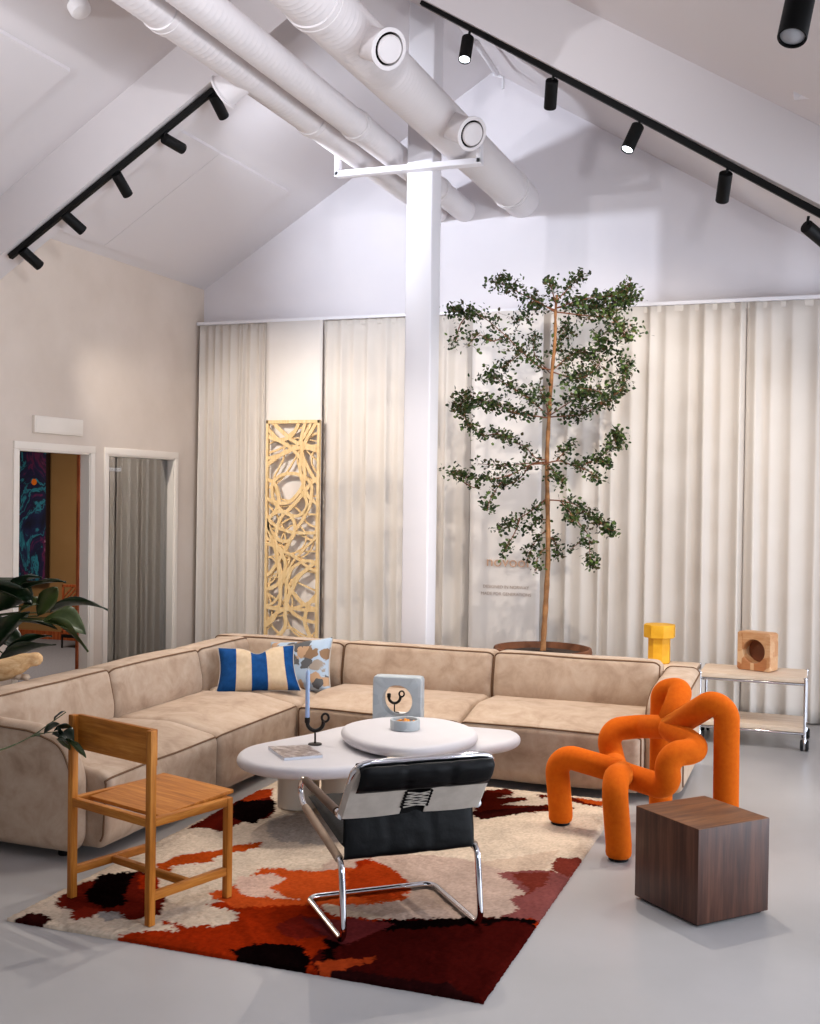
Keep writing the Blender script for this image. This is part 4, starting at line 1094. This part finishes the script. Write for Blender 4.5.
# ------------------------------------------------------------------ trolley with two units
M_plank = wood('white_oiled_oak', '#D2B79C', '#DCC4AB', '#E6D3BE', 'X', 1., .5)
M_rub = plain('black_rubber', '#0E0E0F', .5)
def trolley(label, x0, x1, ya=8.13, yb=8.58, zt=.495, zl=.125, wheels=True):
    o = thing('shelf_trolley', label, 'trolley', ((x0+x1)/2, (ya+yb)/2, 0), 0, 'low chrome trolleys by the curtain'); r_ = .0105
    for z0 in (zt-.036, zl): m = MB(); m.rbox((x0+.006, ya+.004, z0), (x1-.006, yb-.004, z0+.034), .003); m.build('shelf', M_plank, o)
    for x in (x0+r_, x1-r_):
        for y in (ya+r_, yb-r_):
            m = MB(); m.tube([(x, y, .085), (x, y, zt-.002)], r_, 12); m.build('post', M_chrome, o)
            m = MB(); m.lathe([(.001, zt-.012), (r_*1.2, zt-.011), (r_*1.25, zt-.004), (r_*1.0, zt), (.001, zt+.001)], (x, y, 0), 16); m.build('corner_knob', M_chrome, o)
            if wheels:
                c = m = MB(); m.lathe([(.001, -.011), (.03, -.011), (.037, -.006), (.037, .006), (.03, .011), (.001, .011)], (x-.017, y+.012, .037), 24, axis='X'); m.lathe([(.001, -.011), (.03, -.011), (.037, -.006), (.037, .006), (.03, .011), (.001, .011)], (x+.017, y+.012, .037), 24, axis='X')
                w_ = m.build('castor', M_rub, o); m = MB(); m.lathe([(.001, .045), (.016, .05), (.013, .08), (.008, .09), (.001, .09)], (x, y, 0), 16); m.build('castor_stem', M_chrome, w_)
    for z in (zt-.046, zl-.010):
        for y in (ya+r_, yb-r_): m = MB(); m.tube([(x0+r_, y, z), (x1-r_, y, z)], r_*.9, 12); m.build('rail', M_chrome, o)
        for x in (x0+r_, x1-r_): m = MB(); m.tube([(x, ya+r_, z), (x, yb-r_, z)], r_*.9, 12); m.build('rail', M_chrome, o)
    return o
trolley('chrome and pale wood shelf trolley holding the wooden block', -.845, -.132); trolley('chrome and pale wood shelf trolley holding the yellow object, partly behind the sofa arm', -1.595, -.872)
M_yel = mottled('yellow_plaster', '#D99A12', '#E6AE2A', 12, .6, 90, .15)
yc_ = atZ(658, 663.5, .495)+Vector((0, .05, 0))
yo = thing('octagonal_stand', 'yellow octagonal mushroom-shaped stand on the pale trolley', 'decorative object', yc_)
def oct_ring(r_, z, lobes=0): return [(yc_.x+r_*math.cos(2*PI*k/16+PI/8)*(1 if k % 2 == 0 or not lobes else lobes), yc_.y+r_*math.sin(2*PI*k/16+PI/8)*(1 if k % 2 == 0 or not lobes else lobes), yc_.z+z) for k in range(16)]
m = MB(); m.rings([oct_ring(.078, .0, .92), oct_ring(.082, .004, .92), oct_ring(.082, .19, .92)]); m.build('stem', M_yel, yo, ang=15)
m = MB(); m.rings([oct_ring(.112, .186, .924), oct_ring(.116, .19, .924), oct_ring(.116, .276, .924), oct_ring(.112, .280, .924)]); m.build('cap', M_yel, yo, ang=15)
t = NT('glued_pine_blocks'); v = t.coords((1, 1, 1), (0, 0, R(-18))); bv = t.n('ShaderNodeTexVoronoi', Vector=v, Scale=11., _distance='CHEBYCHEV'); v2 = t.coords((6, 40, 40)); nz_ = t.noise(v2, 2, 5)
mx = t.n('ShaderNodeMath', _operation='MULTIPLY_ADD', i0=nz_, i1=.5); t.l(bv.outputs['Color'], mx.inputs[2]); cc = t.ramp(mx.outputs[0], [(.3, '#A9693C'), (.7, '#C28B5C'), (1.1, '#D6AE84')]); t.bsdf(cc, .5); M_pine = t.m
wb = atZ(757, 670.5, .495)
holed_block('wooden_block', 'pine wood block with a round window on the right-hand trolley', 'decorative object', wb+Vector((0, .03, 0)), R(-24), .25, .27, .12, .083, M_pine, .007, None, plain('brown_wood_disc', '#7A4526', .5))
# dark cable box on the floor beside the trolley
# ------------------------------------------------------------------ left side: sign, painting, sideboard, plants
e0, e1 = atX(32, 415, XL), atX(82, 436, XL)
eb = thing('emergency_sign_box', 'thin white rectangular box on the beige wall above the doorways', 'light box', (XL, (e0.y+e1.y)/2, e1.z))
m = MB(); m.rbox((XL-.003, e0.y, e1.z-.005), (XL+.028, e1.y-.02, e0.z), .006); m.build('housing', M_frame, eb)
m = MB(); m.rbox((XL+.026, e0.y+.012, e1.z+.008), (XL+.031, e1.y-.032, e0.z-.012), .002); m.build('front_panel', M_frame, eb)
# shop name on the glass
M_sign = plain('white_vinyl', '#F2F2F2', .5)
YP = 10.69
p0, p1 = atY(12, 452, YP), atY(47.5, 581, YP)
x0, x1, z1, z0 = p0.x-.35, p1.x, p0.z, p1.z
t = NT('abstract_paint'); v = t.coords((1, 1, 1)); n_ = t.n('ShaderNodeTexNoise', Vector=t.coords((3, 1, 1.6)), Scale=1.2, Detail=7., Roughness=.62, Distortion=1.4)
cc = t.ramp(n_.outputs['Fac'], [(.28, '#0C1024'), (.43, '#1A2650'), (.465, '#2F8CA6'), (.49, '#131838'), (.56, '#20204C'), (.60, '#6A2452'), (.66, '#141A3C'), (.71, '#A84A7E'), (.76, '#D6CFE4')])
t.bsdf(cc, .5); M_art = t.m
M_art2 = plain('orange_paint', '#F07A20', .5)
pt = thing('painting', 'abstract blue and purple painting with an orange disc, in the side room', 'painting', ((x0+x1)/2, YP, z0))
m = MB(); m.rbox((x0, YP-.035, z0), (x1, YP-.004, z1), .003); m.build('canvas', M_art, pt)
m = MB(); q = atY(34, 482, YP-.04); m.lathe([(.001, -.004), (.036, -.004), (.036, .002), (.001, .002)], (q.x, YP-.036, q.z), 28, axis='Y'); m.build('orange_disc', M_art2, pt)
m = MB(); 
for a, b, c, d in ((x0-.02, x0, z0-.02, z1+.02), (x1, x1+.025, z0-.02, z1+.02), (x0, x1, z0-.025, z0), (x0, x1, z1, z1+.02)): m.box((a, YP-.045, c), (b, YP-.002, d))
m.build('frame', plain('dark_wood_frame', '#241512', .5), pt, smooth=False)
# sideboard on black legs
a = atY(63, 584, 10.2); b = atY(63, 633, 10.2)
sb = thing('lattice_chair', 'dark chair with a red-brown diagonal slat back in the side room', 'chair', (a.x+.22, 10.2, 0)); X_ = a.x
m = MB(); 
for lo, hi in (((X_, 10.18, b.z), (X_+.022, 10.2, a.z)), ((X_+.42, 10.18, b.z), (X_+.442, 10.2, a.z)), ((X_, 10.18, a.z-.03), (X_+.44, 10.2, a.z)), ((X_, 10.18, b.z-.01), (X_+.44, 10.2, b.z+.03))): m.rbox(lo, hi, .003)
hh = a.z-b.z
for k in range(9):
    xa = X_+.02+k*.055; L_ = min(.44-(xa-X_), hh)
    if L_ > .05: m.tube([(xa, 10.192, b.z+.02), (xa+L_-.02, 10.192, b.z+L_-.01)], .008, 4, sq=(.012, .016))
for k in range(1, 8):
    za = b.z+k*.055; L_ = a.z-za-.02
    if L_ > .05: m.tube([(X_+.015, 10.192, za), (X_+.015+L_, 10.192, za+L_)], .008, 4, sq=(.012, .016))
m.build('slat_back', M_oak, sb)
m = MB(); m.rbox((X_, 10.17, b.z-.045), (X_+.44, 10.60, b.z-.012), .006); m.build('seat', M_black, sb)
for x in (X_+.01, X_+.43):
    for y in (10.18, 10.59): m = MB(); m.tube([(x, y, 0), (x, y, b.z-.03)], .011, 10); m.build('leg', M_black, sb)
txt = bpy.data.objects.new('tmp_', None)
gl = thing('door_lettering', 'small white shop name stuck on the dark glass by the corner', 'sign', ((XL-.06), (y2a+y2b)/2, 1.8))
q0, q1 = atX(109, 471, XL-.056), atX(121, 472, XL-.056)
ROTX = Matrix(((0, 0, 1, 0), (1, 0, 0, 0), (0, 1, 0, 0), (0, 0, 0, 1)))
text(gl, 'letters', 'novooi', (XL-.0565, (q0.y+q1.y)/2, q0.z), .062, M_sign, ROTX, .0004)

# ------------------------------------------------------------------ broad-leaved plant and driftwood bowl behind the sofa
t = NT('dark_glossy_leaf'); v = t.coords(); cc = t.ramp(t.noise(v, 9, 3), [(.3, '#0A150B'), (.7, '#1A2E15')]); t.bsdf(cc, .28, 0, .5, t.noise(v, 50, 3), .15, .004); M_big = t.m
t = NT('pale_leaf_underside'); v = t.coords(); cc = t.ramp(t.noise(v, 9, 3), [(.3, '#2A3617'), (.7, '#414E24')]); t.bsdf(cc, .4, 0, .4); M_pale = t.m
M_stem = plain('green_stem', '#3B4A22', .6)
def big_leaf(p0, p1, wd, droop, roll, mb, wav=.02, seed=0):
    """broad pointed leaf from its stalk end p0 to its tip p1"""
    d = (p1-p0); Ln = d.length; d = d/Ln; s_ = d.cross(Vector((0, 0, 1))).normalized(); up = s_.cross(d)
    s2 = s_*math.cos(roll)+up*math.sin(roll); u2 = up*math.cos(roll)-s_*math.sin(roll); nu, nv = 12, 6; ks = []
    for i in range(nu+1):
        u = i/nu; w_ = wd*.5*(math.sin(PI*u**.75)**.85)*(1 if u < .97 else .2)+.001; c = p0+d*Ln*u+Vector((0, 0, droop*4*u*(1-u)))
        ks.append([mb.add([c+s2*w_*(2*j/nv-1)+u2*(abs(2*j/nv-1)**1.5*w_*.45+wav*math.sin(u*9+j*2.+seed)*abs(2*j/nv-1))])  for j in range(nv+1)])
    for i in range(nu):
        for j in range(nv): mb.face((ks[i][j], ks[i+1][j], ks[i+1][j+1], ks[i][j+1]))
PY = 5.35
pl = thing('potted_plant', 'dark green broad-leaved plant behind the left sofa back', 'plant', (-4.92, PY, 0))
P = lambda x, y, dy=0.: atY(x, y, PY+dy)
root = Vector((-4.92, PY, .80)); rnd = random.Random(4)
LEAV = [((32, 605), (-30, 585), .13, .03, .2, 0), ((10, 590), (42, 578), .07, .02, .2, 0), ((20, 600), (-25, 605), .17, .03, -.3, 0), ((50, 612), (108, 610), .085, .035, .25, 0), ((45, 618), (86, 634), .10, .02, -.5, 1), ((48, 620), (88, 652), .05, .03, .9, 1), ((38, 616), (57, 588), .06, .02, .8, 1),
        ((10, 622), (57, 629), .06, .015, .1, 0), ((5, 630), (-40, 640), .12, .03, .3, 0), ((6, 655), (52, 636), .075, .02, .2, 0), ((0, 664), (56, 645), .085, .02, .3, 0), ((-5, 650), (30, 612), .09, .03, .3, 0), ((20, 612), (48, 604), .07, .02, -.4, 1), ((-2, 612), (22, 588), .14, .02, .5, 0), ((20, 590), (66, 582), .05, .015, .1, 0), ((-10, 640), (-60, 600), .14, .03, .2, 0), ((-10, 625), (-50, 660), .14, .0, .2, 0), ((22, 650), (-14, 632), .08, .02, .4, 0)]
for i, (a, b, wd, dr, ro, pale) in enumerate(LEAV):
    dy = rnd.uniform(-.10, .12); A_, B_ = P(*a, dy), P(*b, dy+rnd.uniform(-.08, .08))
    m = MB(); big_leaf(A_, B_, wd*1.75, dr, ro, m, .008, i)
    lf = m.build('leaf', M_pale if pale else M_big, pl, ang=180); so = lf.modifiers.new('thickness', 'SOLIDIFY'); so.thickness = .0015
    m = MB(); m.tube(catmull([root+Vector((rnd.uniform(-.03, .03), rnd.uniform(-.03, .03), 0)), (root+A_)/2+Vector((rnd.uniform(-.05, .05), 0, .05)), A_], 5), .004, 6); m.build('stalk', M_stem, pl)
M_tub = mottled('grey_stone_tub', '#8E8983', '#A39D95', 8, .7, 60, .2)
m = MB(); m.lathe([(.001, 0), (.15, 0), (.17, .01), (.19, .72), (.18, .73), (.165, .72), (.165, .66), (.001, .66)], (-4.92, PY, 0), 36); m.build('pot', M_tub, pl)
m = MB(); m.lathe([(.164, .70), (.08, .71), (.001, .715)], (-4.92, PY, 0), 28); m.build('soil', M_soil, pl)
M_dw = wood('bleached_driftwood', '#B98A58', '#CFA676', '#E0C093', 'X', 1.3, .6)
q = atY(12, 672, 5.0); 
# console table that carries the driftwood
q0 = atY(40, 664, 4.95); zc_ = q0.z-.045
cs = thing('side_console', 'pale narrow console behind the left sofa back under the driftwood', 'console', (-4.62, 4.85, 0))
m = MB(); m.rbox((-4.98, 4.60, zc_-.075), (-4.28, 5.10, zc_-.045), .004); m.build('top', M_plank, cs)
for x in (-4.95, -4.31):
    for y in (4.63, 5.07): m = MB(); m.rbox((x-.016, y-.016, 0), (x+.016, y+.016, zc_-.073), .003); m.build('leg', M_plank, cs)
dp = [atY(-30, 676, 4.9), atY(-8, 672, 4.9), atY(10, 668, 4.92), atY(26, 661, 4.95), atY(36, 659, 4.97)]
dp = catmull(dp, 6); n = len(dp)
m = MB(); rg = [ .036+.022*math.sin(PI*min(1, k/n*1.25)) for k in range(n)]; m.tube(dp, rg, 18, round_ends=True)
tag(m.build('driftwood', M_dw, origin=dp[n//2], ang=180), 'smooth pale driftwood log behind the left sofa back, below the dark leaves', 'driftwood')
M_peb = mottled('beige_pebbles', '#B49C85', '#CDB8A2', 14, .6)
for k, (x, y) in enumerate(((14, 677), (20, 676), (26, 678), (8, 681))):
    c = atY(x, y, 4.93); c.z = zc_-.045+.018; m = MB(); q = Matrix.Translation(c) @ Matrix.Rotation(k*1.3, 4, 'Z')
    m.lathe([(.001, -.018), (.016, -.014), (.024, 0), (.017, .013), (.001, .017)], mat=q @ Matrix.Diagonal((1.2, .9, 1, 1)), n=16)
    tag(m.build('pebble', M_peb, origin=c, ang=180), 'small beige pebble lying beside the driftwood log', 'pebble', 'pebbles beside the driftwood')
# plant in front of the sofa arm, its pot outside the frame made big to shade it
fp = thing('trailing_plant', 'thin stem with small green leaves reaching in front of the sofa arm', 'plant', (-3.15, 3.30, 0))
Q = lambda x, y, Y: atY(x, y, Y)
st = catmull([Vector((-3.15, 3.30, .62)), Q(-60, 765, 3.3), Q(0, 750, 3.62), Q(30, 737, 3.78), Q(52, 722, 3.86), Q(66, 712, 3.9)], 8)
m = MB(); m.tube(st, [.0035]*20+[.0022]*40, 6); m.build('stem', M_stem, fp)
m = MB(); m.tube(catmull([Q(30, 737, 3.78), Q(45, 733, 3.82), Q(60, 733, 3.85), Q(76, 744, 3.86)], 6), .002, 6); m.build('twig', M_stem, fp)
for i, (a, b, wd, pale) in enumerate((((44, 734), (60, 724), .035, 0), ((52, 734), (68, 745), .05, 0), ((54, 731), (72, 728), .04, 0), ((60, 735), (74, 742), .055, 0), ((66, 738), (80, 752), .035, 1), ((58, 738), (70, 750), .03, 1), ((70, 742), (86, 758), .022, 1), ((54, 720), (65, 711), .012, 0), ((40, 736), (33, 737), .02, 1), ((57, 727), (60, 738), .03, 0))):
    m = MB(); big_leaf(Q(*a, 3.83), Q(*b, 3.85+.02*(i % 3)), wd*1.5, .004, .5*(i % 3-1), m, .002, i); lf = m.build('leaf', M_pale if pale else M_big, fp, ang=180); so = lf.modifiers.new('thickness', 'SOLIDIFY'); so.thickness = .001
m = MB(); m.lathe([(.001, 0), (.12, 0), (.14, .01), (.17, .56), (.16, .57), (.145, .56), (.145, .52), (.001, .52)], (-3.15, 3.30, 0), 36); m.build('pot', M_tub, fp)
m = MB(); m.tube([(-3.15, 3.30, .52), (-3.15, 3.30, .63)], .004, 6); m.lathe([(.144, .53), (.001, .54)], (-3.15, 3.30, 0), 28); m.build('soil', M_soil, fp)
# ------------------------------------------------------------------ light
w = bpy.data.worlds.new('world'); SC.world = w; w.use_nodes = True
w.node_tree.nodes['Background'].inputs['Color'].default_value = (.75, .85, 1, 1)
w.node_tree.nodes['Background'].inputs['Strength'].default_value = .12
def area(name, loc, target, size, power, col):
    l = bpy.data.lights.new(name, 'AREA'); l.shape = 'RECTANGLE'; l.size, l.size_y = size; l.energy = power; l.color = col
    o = bpy.data.objects.new(name, l); COL.objects.link(o); o.location = loc
    o.rotation_euler = (Vector(target)-Vector(loc)).to_track_quat('-Z', 'Y').to_euler(); return o
def spot(name, loc, d, power, col, angle=60, blend=.6, size=.03):
    l = bpy.data.lights.new(name, 'SPOT'); l.energy = power; l.color = col; l.spot_size = R(angle); l.spot_blend = blend; l.shadow_soft_size = size
    o = bpy.data.objects.new(name, l); COL.objects.link(o); o.location = loc
    o.rotation_euler = Vector(d).to_track_quat('-Z', 'Y').to_euler(); return o
area('window_daylight', (4.19, 5.1, 1.28), (0, 5.1, 1.28), (7.0, 2.0), 340, (.80, .88, 1.0))
area('front_daylight', (1.6, -2.9, 2.2), (-1.5, 6, 2.2), (5.0, 2.2), 70, (.80, .88, 1.0))
WARM = (1, .925, .84); COOL = (.80, .87, 1.0)
TG = {0: ((-4.6, 9.1, 1.7), 180, 62, WARM), 1: ((-3.7, 9.1, 1.5), 165, 62, WARM), 2: ((-3.6, 6.0, .5), 150, 70, WARM), 3: ((-2.8, 9.2, 3.95), 255, 96, COOL),
      4: ((-2.7, 6.9, .45), 240, 60, WARM),
      5: ((-2.6, 4.2, .0), 165, 68, WARM), 6: ((-1.8, 7.0, .45), 230, 60, WARM), 7: ((-1.0, 3.8, .0), 190, 72, WARM), 8: ((-1.8, 9.0, 1.5), 235, 84, WARM), 9: ((-.75, 6.2, .6), 150, 60, WARM),
      10: ((-.8, 2.9, 0), 115, 92, COOL)}
FILL_LAMPS = (((-4.6, 2.97, 3.42), (-1.3, 6.2, 4.3), 205), ((-1.1, 2.97, 3.42), (-4.0, 6.2, 4.2), 180))  # unseen lamps added to brighten ceiling, beams and ducts; their housings are invented
for k, (p, tg, pw) in enumerate(FILL_LAMPS):
    p = Vector(p); d = (Vector(tg)-p).normalized()
    o = thing('fill_lamp', ('added unseen fill lamp on the near roof beam, turned up, by the beige wall', 'added unseen fill lamp on the near roof beam, turned up, above the walnut cube')[k], 'fill_lamp', p, 0, 'added fill lamps for the ceiling')
    q = Vector((0, 0, 1)).rotation_difference(d).to_matrix().to_4x4(); q.translation = p
    m = MB(); m.lathe([(.001, -.14), (.05, -.14), (.055, -.13), (.062, -.01), (.058, -.01), (.052, -.03), (.001, -.03)], mat=q, n=28); m.build('housing', M_black, o)
    m = MB(); m.lathe([(.001, -.029), (.05, -.029), (.05, -.024), (.001, -.02)], mat=q, n=24); m.build('lens', M_lens, o)
    m = MB(); m.tube([p-d*.10, p-d*.10+Vector((0, .03, .06)), Vector((p.x, 3.05, roof(p.x)-BD+.03))], .008, 8); m.build('stem', M_black, o)
    spot('added_ceiling_fill', p, d, pw, (.93, .94, 1.0), 120, .8, .05)
for i, (a, d, L, o) in enumerate(SPOTS):
    if i not in TG: continue
    tg, pw, an, col = TG[i]
    p = a+d*(L+.02); spot('spot_lamp', p, Vector(tg)-p, pw, col, an, 1.0 if i == 3 else .7)
area('side_room_lamp', (-7.2, 8.6, 2.55), (-7.2, 8.6, 0), (1.2, 1.2), 70, (1, .85, .68))
SC.view_settings.view_transform = 'Standard'; SC.view_settings.look = 'None'
SC.view_settings.gamma = 1; SC.view_settings.use_curve_mapping = False
SC.view_settings.exposure = 0.0
SC.cycles.use_denoising = True
try: SC.cycles.denoiser = 'OPENIMAGEDENOISE'
except Exception: pass
SC.cycles.max_bounces = 10; SC.cycles.diffuse_bounces = 5; SC.cycles.sample_clamp_indirect = 6
SC.cycles.caustics_reflective = False; SC.cycles.caustics_refractive = False
